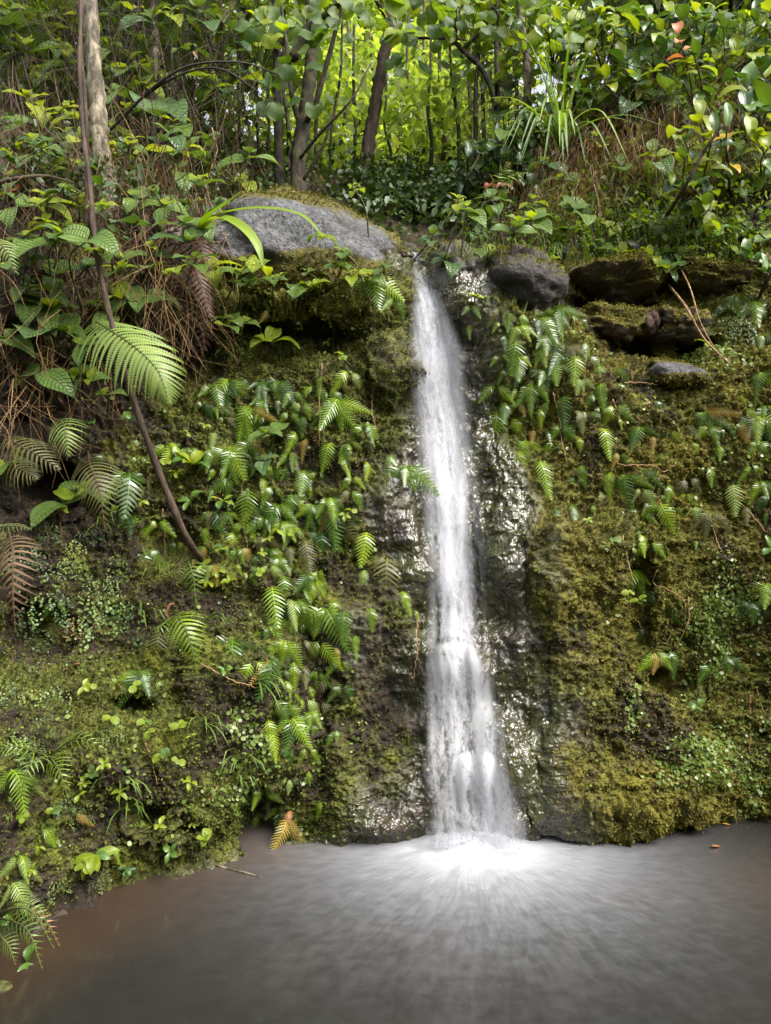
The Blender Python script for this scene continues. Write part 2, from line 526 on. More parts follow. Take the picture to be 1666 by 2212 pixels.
M['rock_grey'] = rock_mat('grey_rock', (0.03, 0.029, 0.03), (0.17, 0.17, 0.175), (0.13, 0.11, 0.022), 0.42, streak=False, pebble=38, mossamt=.85)
M['rock_wet'] = rock_mat('wet_rock', (0.012, 0.011, 0.011), (0.05, 0.045, 0.042), (0.07, 0.07, 0.015), 0.3, pebble=34, wetspec=.5, mossamt=.6, bd=.010)
M['rock_dark'] = rock_mat('dark_rock', (0.018, 0.015, 0.013), (0.06, 0.05, 0.042), (0.09, 0.08, 0.018), 0.5, pebble=45, mossamt=.42)
M['rock_moss'] = rock_mat('mossy_rock', (0.04, 0.03, 0.02), (0.12, 0.088, 0.058), (0.17, 0.145, 0.02), 0.55, mossamt=1.15)
M['rock_red'] = rock_mat('reddish_rock', (0.045, 0.022, 0.015), (0.11, 0.06, 0.04), (0.12, 0.11, 0.02), 0.5, mossamt=.4)

# ------------------------------------------------------------------ terrain: cliff and the slopes above it
COLS = {   # sighting column -> (v, distance) from under water to the forest behind
    -450: [(2900, 1.5), (2546, 1.6), (2200, 1.75), (1850, 2.0), (1500, 2.3), (1150, 2.6), (800, 2.85), (500, 3.1), (300, 3.6), (200, 4.5), (150, 6.0), (120, 10), (100, 60)],
    -200: [(2600, 1.85), (2300, 1.93), (2050, 2.05), (1750, 2.3), (1450, 2.6), (1150, 2.85), (830, 3.05), (530, 3.25), (350, 3.7), (240, 4.6), (190, 6.0), (160, 10), (140, 60)],
    0: [(2330, 2.2), (2120, 2.27), (1930, 2.36), (1680, 2.55), (1420, 2.78), (1150, 3.0), (850, 3.15), (550, 3.35), (390, 3.8), (280, 4.6), (230, 6.0), (200, 10), (180, 60)],
    150: [(2190, 2.56), (1985, 2.62), (1850, 2.66), (1630, 2.8), (1400, 3.0), (1150, 3.15), (850, 3.3), (550, 3.5), (400, 3.95), (310, 4.7), (260, 6.0), (230, 10), (205, 60)],
    350: [(2100, 2.8), (1915, 2.85), (1810, 2.86), (1620, 2.97), (1390, 3.15), (1150, 3.28), (850, 3.42), (600, 3.57), (440, 4.0), (350, 4.8), (300, 6.0), (270, 10), (240, 60)],
    500: [(2040, 3.02), (1858, 3.06), (1770, 3.03), (1610, 3.10), (1390, 3.24), (1150, 3.35), (850, 3.47), (670, 3.56), (520, 4.1), (430, 5.0), (360, 6.2), (325, 10), (290, 60)],
    640: [(1990, 3.15), (1830, 3.18), (1740, 3.25), (1600, 3.29), (1380, 3.35), (1150, 3.42), (850, 3.5), (672, 3.57), (565, 4.1), (450, 5.1), (388, 6.2), (350, 10), (310, 60)],
    760: [(1980, 3.2), (1815, 3.25), (1720, 3.30), (1600, 3.33), (1380, 3.39), (1150, 3.46), (850, 3.55), (655, 3.62), (575, 4.0), (480, 5.1), (396, 6.2), (360, 10), (315, 60)],
    870: [(1975, 3.22), (1811, 3.27), (1720, 3.32), (1600, 3.36), (1380, 3.43), (1150, 3.52), (850, 3.60), (625, 3.68), (562, 4.0), (500, 5.2), (404, 6.2), (360, 10), (315, 60)],
    960: [(1975, 3.22), (1810, 3.27), (1720, 3.31), (1600, 3.35), (1380, 3.41), (1150, 3.52), (850, 3.62), (610, 3.72), (560, 4.0), (505, 5.2), (405, 6.2), (358, 10), (310, 60)],
    1080: [(1975, 3.22), (1809, 3.28), (1720, 3.32), (1600, 3.36), (1380, 3.44), (1150, 3.53), (850, 3.62), (640, 3.72), (560, 4.05), (490, 4.9), (395, 6.0), (345, 10), (295, 60)],
    1200: [(1970, 3.24), (1808, 3.28), (1720, 3.33), (1600, 3.38), (1380, 3.47), (1150, 3.56), (850, 3.65), (665, 3.76), (575, 4.1), (480, 4.7), (365, 5.6), (300, 9), (250, 60)],
    1330: [(1960, 3.26), (1800, 3.32), (1720, 3.35), (1600, 3.39), (1380, 3.50), (1150, 3.58), (860, 3.66), (740, 3.90), (600, 4.15), (450, 4.6), (290, 5.4), (200, 9), (150, 60)],
    1480: [(1945, 3.34), (1788, 3.38), (1710, 3.41), (1590, 3.45), (1380, 3.55), (1150, 3.62), (860, 3.70), (755, 3.92), (600, 4.15), (430, 4.6), (230, 5.3), (130, 9), (90, 60)],
    1640: [(1930, 3.4), (1775, 3.44), (1700, 3.46), (1580, 3.48), (1380, 3.57), (1150, 3.62), (860, 3.68), (745, 3.88), (580, 4.1), (410, 4.5), (190, 5.2), (80, 9), (50, 60)],
    1850: [(1930, 3.38), (1778, 3.43), (1700, 3.42), (1580, 3.42), (1380, 3.47), (1150, 3.5), (860, 3.55), (720, 3.7), (550, 3.95), (380, 4.4), (150, 5.1), (40, 9), (20, 60)],
    2300: [(2100, 2.75), (1929, 2.80), (1830, 2.78), (1640, 2.8), (1380, 2.85), (1150, 2.9), (860, 2.95), (680, 3.1), (500, 3.4), (300, 3.9), (100, 4.8), (0, 9), (-20, 60)],
}
us = np.concatenate([np.linspace(-450, 0, 56)[:-1], np.linspace(0, 1666, 541), np.linspace(1666, 2300, 60)[1:]])
seg = [24, 66, 66, 74, 78, 88, 72, 60, 46, 40, 30, 14]
ss = np.concatenate([np.linspace(i, i + 1, n, endpoint=False) for i, n in enumerate(seg)] + [[12.0]])
cu = np.array(sorted(COLS))
cv = np.array([[p[0] for p in COLS[c]] for c in cu], float)
cd = np.array([[p[1] for p in COLS[c]] for c in cu], float)
r_ = np.arange(13)


def grid_of(tab):
    a = np.array([np.interp(ss, r_, row) for row in tab])            # cols x S
    return np.array([np.interp(us, cu, a[:, j]) for j in range(len(ss))]).T   # U x S


def blur(a, k, axis):
    w = np.exp(-0.5 * (np.arange(-3 * k, 3 * k + 1) / k) ** 2); w /= w.sum()
    pad = [(0, 0), (0, 0)]; pad[axis] = (3 * k, 3 * k)
    b = np.pad(a, pad, mode='edge')
    return np.apply_along_axis(lambda x: np.convolve(x, w, mode='valid'), axis, b)


GV, GD = grid_of(cv), np.exp(grid_of(np.log(cd)))
GV = blur(blur(GV, 9, 0), 5, 1)
GD = np.exp(blur(blur(np.log(GD), 9, 0), 5, 1))
GU = np.repeat(us[:, None], len(ss), 1)


def blob(u, v, ru, rv, p=1.0, rot=0.0):
    c, s = math.cos(rot), math.sin(rot)
    x = (GU - u) * c + (GV - v) * s; y = -(GU - u) * s + (GV - v) * c
    return np.exp(-(((x / ru) ** 2 + (y / rv) ** 2) ** p))


def warp_noise(seed, scale):
    pts = np.stack([GU.ravel() / 500, GV.ravel() / 500, np.zeros(GU.size)], 1)
    return fbm(pts, scale, 3, seed).reshape(GU.shape)


wob = warp_noise(5, 6) * 16
on_wall = sstep(0.9, 1.4, ss)[None, :] * (1 - sstep(7.6, 8.6, ss))[None, :]
D = np.zeros_like(GV)
# hollow under the mossy brow left of the fall
br = 682 + 14 * np.sin(GU / 37) + wob * .8
D += 0.20 * sstep(br, br + 10, GV) * (1 - sstep(br + 20, br + 120, GV)) * sstep(520, 580, GU) * (1 - sstep(700, 860, GU))
D -= 0.07 * blob(640, 640, 150, 45)
# steps and cavities of the right-hand ledges
D += 0.15 * blob(1310, 655 + 0, 95, 18, 2)
D += 0.18 * blob(1388, 744, 36, 14, 2) + 0.2 * blob(1490, 742, 52, 13, 2)
D -= 0.06 * blob(1440, 700, 130, 30, 2)
D += 0.06 * sstep(790, 830, GV) * (1 - sstep(830, 1050, GV)) * sstep(1350, 1450, GU) * 0.6
D -= 0.06 * blob(1470, 800, 120, 40, 1.5)
# proud mossy buttress with a sharp right edge
redge = np.interp(GV, [1080, 1180, 1300, 1420, 1490, 1540, 1640, 1760], [1395, 1345, 1340, 1350, 1440, 1505, 1530, 1500]) + wob * .6
D -= 0.12 * sstep(redge + 12, redge - 6, GU) * sstep(1130, 1220, GU) * sstep(1090, 1180, GV) * (1 - sstep(1720, 1800, GV))
D += 0.12 * blob(1385, 1290, 32, 110, 2) + 0.10 * blob(1450, 1475, 50, 18, 2)
D += 0.14 * blob(1330, 1745, 28, 14, 2) + 0.06 * blob(1490, 1770, 22, 40, 2)
D -= 0.05 * blob(1480, 1320, 80, 60)
# cavities on the left
D += 0.26 * blob(385, 760, 60, 48, 1.6) + 0.22 * blob(110, 1035, 45, 32, 2) + 0.2 * blob(70, 1375, 60, 70, 1.6)
D += 0.12 * blob(370, 1180, 50, 40) + 0.14 * blob(300, 1530, 46, 22, 2) + 0.1 * blob(395, 1440, 18, 70) + 0.12 * blob(60, 900, 60, 40)
D -= 0.06 * blob(300, 1640, 140, 80) - 0.0
D -= 0.07 * blob(440, 1740, 90, 60)
# the block's edge and the dark slot right of it, under the ferns
slot = 524 + wob * .5
D += 0.24 * sstep(slot, slot + 14, GU) * (1 - sstep(slot + 24, slot + 90, GU)) * sstep(1690, 1750, GV)
D += 0.10 * blob(660, 1350, 40, 60) + 0.1 * blob(700, 1560, 30, 100)
D += 0.16 * blob(335, 1770, 24, 12, 2) + .1 * blob(400, 1790, 40, 12, 2)
# brow over the water on the left bank
D += 0.05 * sstep(2.0, 1.3, ss)[None, :] * sstep(480, 420, GU)
# channel of the fall and the two bulges that spread it
WL_V = np.array([545, 565, 600, 650, 700, 750, 850, 950, 1050, 1150, 1250, 1350, 1400, 1500, 1600, 1650, 1700, 1800, 1830])
WL_L = np.array([868, 882, 882, 883, 882, 878, 882, 896, 904, 912, 916, 914, 912, 914, 916, 920, 924, 930, 930])
WL_R = np.array([915, 914, 946, 966, 986, 1004, 1018, 1034, 1050, 1054, 1058, 1066, 1072, 1080, 1088, 1104, 1118, 1134, 1136])
cx = np.interp(GV, WL_V, (WL_L + WL_R) / 2); hw = np.interp(GV, WL_V, (WL_R - WL_L) / 2)
D += 0.09 * np.exp(-((GU - cx) / (hw * 1.15)) ** 4) * sstep(1500, 1300, GV)
D -= 0.09 * blob(990, 1420, 75, 60) + 0.10 * blob(1045, 1660, 70, 60)
D -= 0.10 * blob(865, 800, 40, 60)
D -= 0.05 * blob(1150, 1300, 80, 120) + 0.05 * blob(800, 1560, 70, 130)
GD2 = GD + D * on_wall

W = np.stack([(GU - 833) * K * GD2, GD2, EYE - (GV - 1106) * K * GD2], -1)


def normals(W):
    a = np.gradient(W, axis=0); b = np.gradient(W, axis=1)
    n = np.cross(a, b)
    n /= np.linalg.norm(n, axis=-1, keepdims=True) + 1e-12
    flip = (n[..., 1] - n[..., 2] * .2 > 0)
    return np.where(np.median(n[..., 1]) > 0, -n, n)


N = normals(W)
pts = W.reshape(-1, 3)
# masks
inw = np.exp(-((GU - cx) / (hw + 85)) ** 4)
wetL = np.interp(GV, [520, 700, 1000, 1250, 1450, 1650, 1850], [60, 80, 85, 95, 130, 150, 170])
wetR = np.interp(GV, [520, 650, 800, 1050, 1250, 1450, 1650, 1850], [190, 130, 75, 95, 190, 230, 200, 190])
left_edge = cx - hw - wetL * .55; right_edge = cx + hw + wetR * .55
wob2 = warp_noise(9, 2.2) * 70 + wob
wet = sstep(left_edge - 130, left_edge + 60, GU + wob2) * (1 - sstep(right_edge - 60, right_edge + 130, GU + wob2))
wet *= sstep(540, 580, GV)
nz = fbm(pts, 1.6, 4, 41).reshape(GU.shape)
wet = np.clip(wet * 0.70, 0, 1)
wet = np.maximum(wet, 0.55 * blob(1450, 800, 60, 25, 1.5))
wet = np.maximum(wet, 0.42 * (np.abs(W[..., 2]) < 0.035) * (GU > -300))
moss = 0.60 + 0.22 * nz - .14 * sstep(900, 600, GU)
moss = moss - 0.28 * sstep(420, 150, GU) * sstep(1500, 900, GV) * sstep(400, 600, GV)       # left bank: bare soil under the shrubs
moss = moss - 0.35 * (1 - sstep(400, 560, GV))
moss = moss + 0.25 * blob(1480, 1200, 220, 320) + .25 * blob(640, 640, 160, 50) + .2 * blob(600, 860, 130, 140)
moss = np.clip(moss, 0, 1)
gold = np.clip(0.12 + 0.72 * sstep(1080, 1260, GU) + .6 * blob(660, 640, 220, 60) - .35 * sstep(1250, 1500, GV) * (GU < 1200), 0, 1)
# relief
cush = 1 - np.abs(vnoise(pts, 13, 3)).reshape(GU.shape)
cush2 = 1 - np.abs(vnoise(pts, 34, 4)).reshape(GU.shape)
st = pts * np.array([1.0, 1.0, .55])
disp = 0.10 * fbm(pts, 1.5, 3, 11).reshape(GU.shape) * on_wall
disp += 0.042 * fbm(pts, 5, 3, 21).reshape(GU.shape)
mossy = (1 - wet)
disp += mossy * (0.030 * (cush ** 2 - .5) + 0.016 * (cush2 ** 2 - .5)) * sstep(9.5, 8, ss)[None, :]
disp += mossy * 0.017 * fbm(pts, 48, 3, 31, .75).reshape(GU.shape)
disp += wet * (0.030 * fbm(st, 9, 3, 51).reshape(GU.shape) + 0.011 * fbm(st, 36, 3, 61).reshape(GU.shape))
disp *= 1 + 1.5 * sstep(8.5, 11, ss)[None, :]
edge_s = np.clip(ss / 1.0, 0, 1)[None, :]
W2 = W + N * disp[..., None] * np.maximum(.25, edge_s)[..., None]
NU, NS = GU.shape
idx = np.arange(NU * NS).reshape(NU, NS)


def grid_faces(j0, j1):
    a = idx[:-1, j0:j1]; b = idx[1:, j0:j1]; c = idx[1:, j0 + 1:j1 + 1]; d = idx[:-1, j0 + 1:j1 + 1]
    return np.stack([a, b, c, d], -1).reshape(-1, 4)


def sub_mesh(name, j0, j1, mat):
    sl = slice(j0, j1 + 1)
    V = W2[:, sl].reshape(-1, 3)
    n = j1 - j0 + 1
    ii = np.arange(NU * n).reshape(NU, n)
    F = np.stack([ii[:-1, :-1], ii[1:, :-1], ii[1:, 1:], ii[:-1, 1:]], -1).reshape(-1, 4)
    return mesh_np(name, V, F, None, True, [mat], {'moss': moss[:, sl].ravel(), 'wet': wet[:, sl].ravel(), 'gold': gold[:, sl].ravel()})


J_LIP = int(np.searchsorted(ss, 8.35))
o = obj('cliff', sub_mesh('cliff', 0, J_LIP, M['cliff']))
tag(o, 'mossy wet rock cliff behind the pool with the waterfall running down it', 'cliff', kind='structure')
o = obj('forest_ground', sub_mesh('forest_ground', J_LIP, NS - 1, M['soil']))
tag(o, 'dark brown forest floor sloping up above the cliff', 'ground', kind='structure')

# coarse copy of the surface to find where plants stand
cs = 3
Wc = W2[::cs, ::cs]
nu, ns_ = Wc.shape[:2]
ic = np.arange(nu * ns_).reshape(nu, ns_)
Fc = np.stack([ic[:-1, :-1], ic[1:, :-1], ic[1:, 1:], ic[:-1, 1:]], -1).reshape(-1, 4)
bvh = BVHTree.FromPolygons([tuple(p) for p in Wc.reshape(-1, 3).tolist()], Fc.tolist())
ORG = Vector((0, 0, EYE))


def surf(u, v, maxd=40):
    """ground point seen along a sighting and its outward normal"""
    dr = (P(u, v, 1) - ORG).normalized()
    loc, n, i, dist = bvh.ray_cast(ORG, dr, maxd)
    if loc is None: return None, None
    if n.dot(dr) > 0: n = -n
    return loc, n


def drop(x, y, z=20):
    loc, n, i, dist = bvh.ray_cast(Vector((x, y, z)), Vector((0, 0, -1)), 60)
    return loc


# ground far around, below the pool and behind the viewer
gx = np.concatenate([np.linspace(-150, -8, 16), np.linspace(-7, 7, 29), np.linspace(8, 150, 16)])
gy = np.concatenate([np.linspace(-150, -8, 16), np.linspace(-7, 5, 25), np.linspace(8, 150, 16)])
XX, YY = np.meshgrid(gx, gy, indexing='ij')
ZZ = -0.75 + 1.5 * sstep(-1.6, -3.2, YY) + 0.10 * np.maximum(0, -YY - 3) * (YY > -40) + 3.7 * (YY <= -40)
ZZ = ZZ + 2.0 * sstep(3.5, 6, np.abs(XX)) * (YY < 3)
ZZ = np.where(YY > 4, -0.75, ZZ)
ii = np.arange(XX.size).reshape(XX.shape)
Fg = np.stack([ii[:-1, :-1], ii[1:, :-1], ii[1:, 1:], ii[:-1, 1:]], -1).reshape(-1, 4)
o = obj('ground', mesh_np('ground', np.stack([XX, YY, ZZ], -1).reshape(-1, 3), Fg, None, True, [M['soil']]))
tag(o, 'dark earth ground around and under the pool', 'ground', kind='structure')

# ------------------------------------------------------------------ pool
PLUNGE = P(1030, 1832, 3.17)
px0, py0 = PLUNGE.x, PLUNGE.y
xs = np.concatenate([np.linspace(-5, -1.8, 20)[:-1], np.linspace(-1.8, 2.0, 191), np.linspace(2.0, 5, 20)[1:]])
ys = np.concatenate([np.linspace(-3, 1.7, 30)[:-1], np.linspace(1.7, 3.6, 111), np.linspace(3.6, 4.2, 8)[1:]])
XX, YY = np.meshgrid(xs, ys, indexing='ij')
R = np.hypot(XX - px0, (YY - py0))
th = np.arctan2(YY - py0, XX - px0)
pp = np.stack([th.ravel() * 3.2, R.ravel() * 3.0, np.zeros(R.size)], 1)
p2 = np.stack([XX.ravel(), YY.ravel(), np.zeros(R.size)], 1)
ZZ = 0.022 * np.exp(-(R / .16) ** 2) + 0.012 * np.exp(-(R / .45) ** 2)
ZZ = ZZ + (fbm(p2, 12, 3, 77).reshape(R.shape) * 0.012) * np.exp(-(R / .35) ** 2)
ZZ = ZZ + (fbm(pp, 2.2, 3, 78).reshape(R.shape) * 0.0035) * np.exp(-(R / 1.0) ** 2)
ii = np.arange(XX.size).reshape(XX.shape)
Fg = np.stack([ii[:-1, :-1], ii[1:, :-1], ii[1:, 1:], ii[:-1, 1:]], -1).reshape(-1, 4)
t = NT('pool_water')
co = t.coord('Object')
sub = t.n('VectorMath', operation='SUBTRACT'); t.set(sub.inputs[0], co); sub.inputs[1].default_value = (px0, py0, 0)
sp = t.n('SeparateXYZ'); t.set(sp.inputs[0], sub.outputs[0])
rr = t.n('VectorMath', operation='LENGTH'); t.set(rr.inputs[0], sub.outputs[0]); rr = rr.outputs['Value']
ang = t.math('ARCTAN2', sp.outputs[1], sp.outputs[0])
cb = t.n('CombineXYZ'); t.set(cb.inputs[0], t.math('MULTIPLY', t.math('SINE', ang), 3.2)); t.set(cb.inputs[1], t.math('MULTIPLY', rr, 1.5)); t.set(cb.inputs[2], t.math('MULTIPLY', t.math('COSINE', ang), 3.2))
wisp = t.noise(cb.outputs[0], 2.6, 3, 0.5, 0.6)
wisp2 = t.noise(cb.outputs[0], 8.0, 3, 0.55, 0.4)
cloud = t.noise(co, 2.6, 2, 0.5, 0.4)
soft = t.noise(t.mapping(co, (1, 1.5, 1)), 4.5, 2, .45, .6)
soft2 = t.noise(t.mapping(co, (1, 2.0, 1)), 13, 2, .5, .5)
ex = t.math('POWER', t.math('ADD', t.math('POWER', t.math('MULTIPLY', sp.outputs[0], .70), 2.0), t.math('POWER', sp.outputs[1], 2.0)), .5)
ex = t.math('ADD', ex, t.math('MULTIPLY', t.math('ADD', t.math('SUBTRACT', soft, .5), t.math('MULTIPLY', t.math('SUBTRACT', soft2, .5), .6)), .22))
core = t.math('POWER', 2.718, t.math('MULTIPLY', t.math('POWER', t.math('DIVIDE', t.math('MAXIMUM', ex, 0.0), 0.25), 1.1), -1.0))
fall = t.math('POWER', 2.718, t.math('MULTIPLY', t.math('POWER', t.math('DIVIDE', rr, 0.70), 1.8), -1.0))
wq = t.math('ADD', t.math('MULTIPLY', wisp2, .40), t.math('ADD', t.math('MULTIPLY', soft, .26), t.math('MULTIPLY', soft2, .34)))
foam = t.math('MULTIPLY', fall, t.math('MULTIPLY_ADD', t.smooth(0.30, 0.72, wq), .32, .04))
foam = t.math('ADD', t.math('MULTIPLY', core, .95), foam, clamp=True)
mud = t.mix(t.smooth(.3, .7, t.noise(t.mapping(co, (1, 1.7, 1)), 0.9, 2, .5)), (0.015, 0.015, 0.013), (0.019, 0.0175, 0.014))
# shallow brown bottom showing near the left bank and at the right
sx = t.n('SeparateXYZ'); t.set(sx.inputs[0], co)
shal = t.attr('shallow')
mud = t.mix(t.math('MULTIPLY', shal, t.math('MULTIPLY_ADD', cloud, .9, .35), clamp=True), mud, (0.040, 0.024, 0.014))
col = t.mix(foam, mud, (0.50, 0.51, 0.55))
rip = t.noise(t.mapping(co, (1, 1.6, 1)), 6, 3, .5)
nrm = t.bump(rip, 0.12, 0.012)
rg = t.math('MULTIPLY_ADD', foam, .45, .09)
M['pool'] = t.done(t.principled(col, rg, nrm, t.math('MULTIPLY_ADD', foam, -.35, .5), IOR=1.33))
# distance to the shore decides how shallow it is
shore = np.interp(XX, [-1.9, -1.23, -1.07, -.9, -.66, -.4, 0.3, 1.2, 1.9], [1.6, 2.27, 2.62, 2.85, 3.06, 3.18, 3.28, 3.34, 3.44])
shallow = np.clip(1 - (shore - YY) / .62, 0, 1) * sstep(-.1, -.65, XX) + .75 * np.exp(-((XX - 1.75) / .4) ** 2 - ((YY - 2.75) / .45) ** 2)
o = obj('pool', mesh_np('pool', np.stack([XX, YY, ZZ], -1).reshape(-1, 3), Fg, None, True, [M['pool']], {'shallow': np.clip(shallow, 0, 1).ravel()}))
tag(o, 'murky grey brown pool with white foam fanning out below the fall', 'water', kind='structure')

# ------------------------------------------------------------------ waterfall
def water_mat(name, seed, dens, edge, scale=1.0, top=.62):
    t = NT(name)
    uv = t.n('UVMap').outputs[0]
    s = t.n('SeparateXYZ'); t.set(s.inputs[0], uv)
    x, y = s.outputs[0], s.outputs[1]                 # x 0..1 across, y metres down
    w = t.attr('halfw')
    xm = t.math('MULTIPLY', t.math('SUBTRACT', x, .5), t.math('MULTIPLY', w, 2.0))    # metres across
    cb = t.n('CombineXYZ'); t.set(cb.inputs[0], xm); t.set(cb.inputs[1], t.math('MULTIPLY', y, 0.24)); cb.inputs[2].default_value = seed
    cb2 = t.n('CombineXYZ'); t.set(cb2.inputs[0], xm); t.set(cb2.inputs[1], t.math('MULTIPLY', y, 0.42)); cb2.inputs[2].default_value = seed + 9
    n1 = t.noise(cb.outputs[0], 26 * scale, 6, 0.66, .35)
    n2 = t.noise(cb2.outputs[0], 15 * scale, 4, 0.6, .5)
    n3 = t.noise(cb2.outputs[0], 62 * scale, 4, 0.65, .3)
    e = t.math('MULTIPLY', t.math('ABSOLUTE', t.math('SUBTRACT', x, .5)), 2.0)
    e = t.math('ADD', e, t.math('MULTIPLY', t.math('SUBTRACT', n2, .5), .55))
    ef = t.math('SUBTRACT', 1.0, t.smooth(edge - .25, 1.02, e))
    cb3 = t.n('CombineXYZ'); t.set(cb3.inputs[0], xm); t.set(cb3.inputs[1], t.math('MULTIPLY', y, 0.05)); cb3.inputs[2].default_value = 3.7
    n0 = t.noise(cb3.outputs[0], 17, 2, 0.5, .6)                    # broad strands, shared by the layers
    a = t.math('ADD', t.math('MULTIPLY', n1, .55), t.math('MULTIPLY', n2, .45))
    a = t.math('ADD', a, t.math('MULTIPLY', t.math('SUBTRACT', n0, .5), .8))
    a = t.math('ADD', a, t.math('MULTIPLY', t.math('SUBTRACT', n3, .5), .62))
    a = t.math('ADD', a, t.math('SUBTRACT', t.attr('dens'), .5))
    a = t.math('MULTIPLY', t.smooth(.46 - dens, .88 - dens, a), top)
    a = t.math('MULTIPLY', a, ef, clamp=True)
    nb = t.bump(n1, .25, .02)
    d = t.principled((0.68, 0.69, 0.74), .5, nb, .3)
    tl = t.n('BsdfTranslucent'); tl.inputs['Color'].default_value = (.68, .69, .74, 1)
    sh = t.mixsh(.4, d, tl.outputs[0])
    tp = t.n('BsdfTransparent')
    return t.done(t.mixsh(t.math('MULTIPLY', a, .93), tp.outputs[0], sh))


fall_root = empty('waterfall', P(1030, 1815, 3.2))
tag(fall_root, 'white silky waterfall pouring down the dark wet cliff into the pool', 'waterfall')


def fall_sheet(name, off, lo, ro, v0, v1, mat, seed, nx=30, ny=150, dens=None, lr=None):
    vs = np.linspace(v0, v1, ny)
    L = np.interp(vs, WL_V, WL_L) + lo; Rr = np.interp(vs, WL_V, WL_R) + ro
    if lr is not None: L = np.interp(vs, lr[0], lr[1]); Rr = np.interp(vs, lr[0], lr[2])
    # rough edges
    e1 = vnoise(np.stack([vs / 60, vs * 0, vs * 0 + seed], 1), 1, 3) * 5; e2 = vnoise(np.stack([vs / 60, vs * 0 + 5, vs * 0 + seed], 1), 1, 3) * 5
    L = L + e1; Rr = Rr + e2
    dep = np.zeros((ny, nx)); uu = np.zeros((ny, nx))
    for j in range(ny):
        for i in range(nx):
            u = L[j] + (Rr[j] - L[j]) * i / (nx - 1)
            uu[j, i] = u
            p, n = surf(u, min(vs[j], 1800) if vs[j] > 562 else vs[j])
            dep[j, i] = p.y if p is not None else np.nan
    dep = np.where(np.isnan(dep), 4.0, dep)
    dep[vs < 566] = np.maximum(dep[vs < 566], 3.7)
    mn = dep.copy()
    for k in (1, 2, 3):
        mn = np.minimum(mn, np.minimum(np.roll(dep, k, 1), np.roll(dep, -k, 1)))
    mn[0] = dep[0]
    dep = blur(blur(mn, 5, 0), 3, 1) - off
    ripple = vnoise(np.stack([(uu * .045).ravel(), np.repeat(vs * .006, nx), np.full(uu.size, seed)], 1), 1, 9).reshape(uu.shape)
    dep = dep - 0.02 * ripple * np.minimum(1, off / .04)
    # falls free of the wall near the foot
    V = np.stack([(uu - 833) * K * dep, dep, EYE - (vs[:, None] - 1106) * K * dep], -1)
    base = np.array(fall_root.location)
    ii = np.arange(ny * nx).reshape(ny, nx)
    F = np.stack([ii[:-1, :-1], ii[:-1, 1:], ii[1:, 1:], ii[1:, :-1]], -1).reshape(-1, 4)
    dl = np.concatenate([[0], np.cumsum(np.linalg.norm(np.diff(V[:, nx // 2], axis=0), axis=1))])
    uv = np.stack([np.repeat(np.linspace(0, 1, nx)[None], ny, 0), np.repeat(dl[:, None], nx, 1)], -1)
    hwm = np.repeat(np.linalg.norm(V[:, -1] - V[:, 0], axis=1)[:, None] / 2, nx, 1)
    dn = np.repeat(np.interp(vs, *dens)[:, None], nx, 1)
    me = mesh_np(name, V.reshape(-1, 3) - base, F, uv.reshape(-1, 2), True, [mat], {'halfw': hwm.ravel(), 'dens': dn.ravel()})
    return obj(name, me, fall_root)


DENS = ([540, 600, 760, 900, 1050, 1150, 1300, 1380, 1430, 1600, 1640, 1700, 1830], [.64, .78, .82, .76, .70, .62, .57, .56, .54, .48, .48, .46, .46])
fall_sheet('water_sheet', 0.025, -2, 2, 545, 1835, water_mat('water_back', 1.3, .10, .45), 1, dens=DENS)
fall_sheet('water_sheet', 0.055, 2, -4, 552, 1835, water_mat('water_mid', 4.7, .04, .35), 2, dens=DENS)
fall_sheet('water_sheet', 0.090, 8, -10, 566, 1835, water_mat('water_front', 8.1, .0, .3, 1.25), 3, dens=DENS)
# the water flares out over the two bulges low on the face
F1 = ([1378, 1395, 1440, 1600, 1832], [.30, .80, .74, .66, .64])
fall_sheet('flare_sheet', 0.075, 0, 0, 1380, 1835, water_mat('water_flare', 6.3, .08, .8, 1.1, .72), 5, ny=70, dens=F1, lr=([1380, 1400, 1440, 1520, 1650, 1832], [952, 930, 914, 910, 914, 924], [1012, 1036, 1066, 1086, 1094, 1106]))
F2 = ([1612, 1630, 1680, 1832], [.30, .80, .70, .66])
fall_sheet('flare_sheet', 0.105, 0, 0, 1614, 1835, water_mat('water_flare_low', 9.6, .10, .8, 1.1, .72), 6, ny=50, dens=F2, lr=([1614, 1632, 1665, 1720, 1780, 1832], [1000, 975, 962, 952, 946, 944], [1040, 1074, 1102, 1126, 1140, 1146]))
# thin veil running off the knob left of the fall
VEIL = ([700, 780, 900, 1000], [.45, .5, .42, .3])
fall_sheet('thin_veil', 0.02, -18, -100, 742, 960, water_mat('water_veil', 2.2, .0, .3, 1.6), 4, nx=10, ny=50, dens=VEIL)
# splash: low broken crown of white water where the fall strikes the pool
mb = MB()
nr, na = 10, 48
for ring in range(nr):
    r = .002 + .30 * ring / (nr - 1)
    for k in range(na):
        a = 2 * PI * k / na
        wv = 0.5 + .5 * math.sin(a * 3 + ring) * math.sin(a * 7 + 1.3)
        z = .014 + .035 * math.exp(-((r - .06) / .11) ** 2) * (0.6 + .6 * wv)
        mb.V.append((r * 1.25 * math.cos(a), r * .62 * math.sin(a), z)); mb.U.append((k / na, ring / (nr - 1)))
for ring in range(nr - 1):
    for k in range(na):
        k2 = (k + 1) % na
        a, b, c, d = ring * na + k, ring * na + k2, (ring + 1) * na + k2, (ring + 1) * na + k
        mb.F += [(a, b, c), (a, c, d)]
t = NT('splash_foam')
uv = t.n('UVMap').outputs[0]
s = t.n('SeparateXYZ'); t.set(s.inputs[0], uv)
nz_ = t.noise(t.coord('Object'), 22, 5, .65, .4)
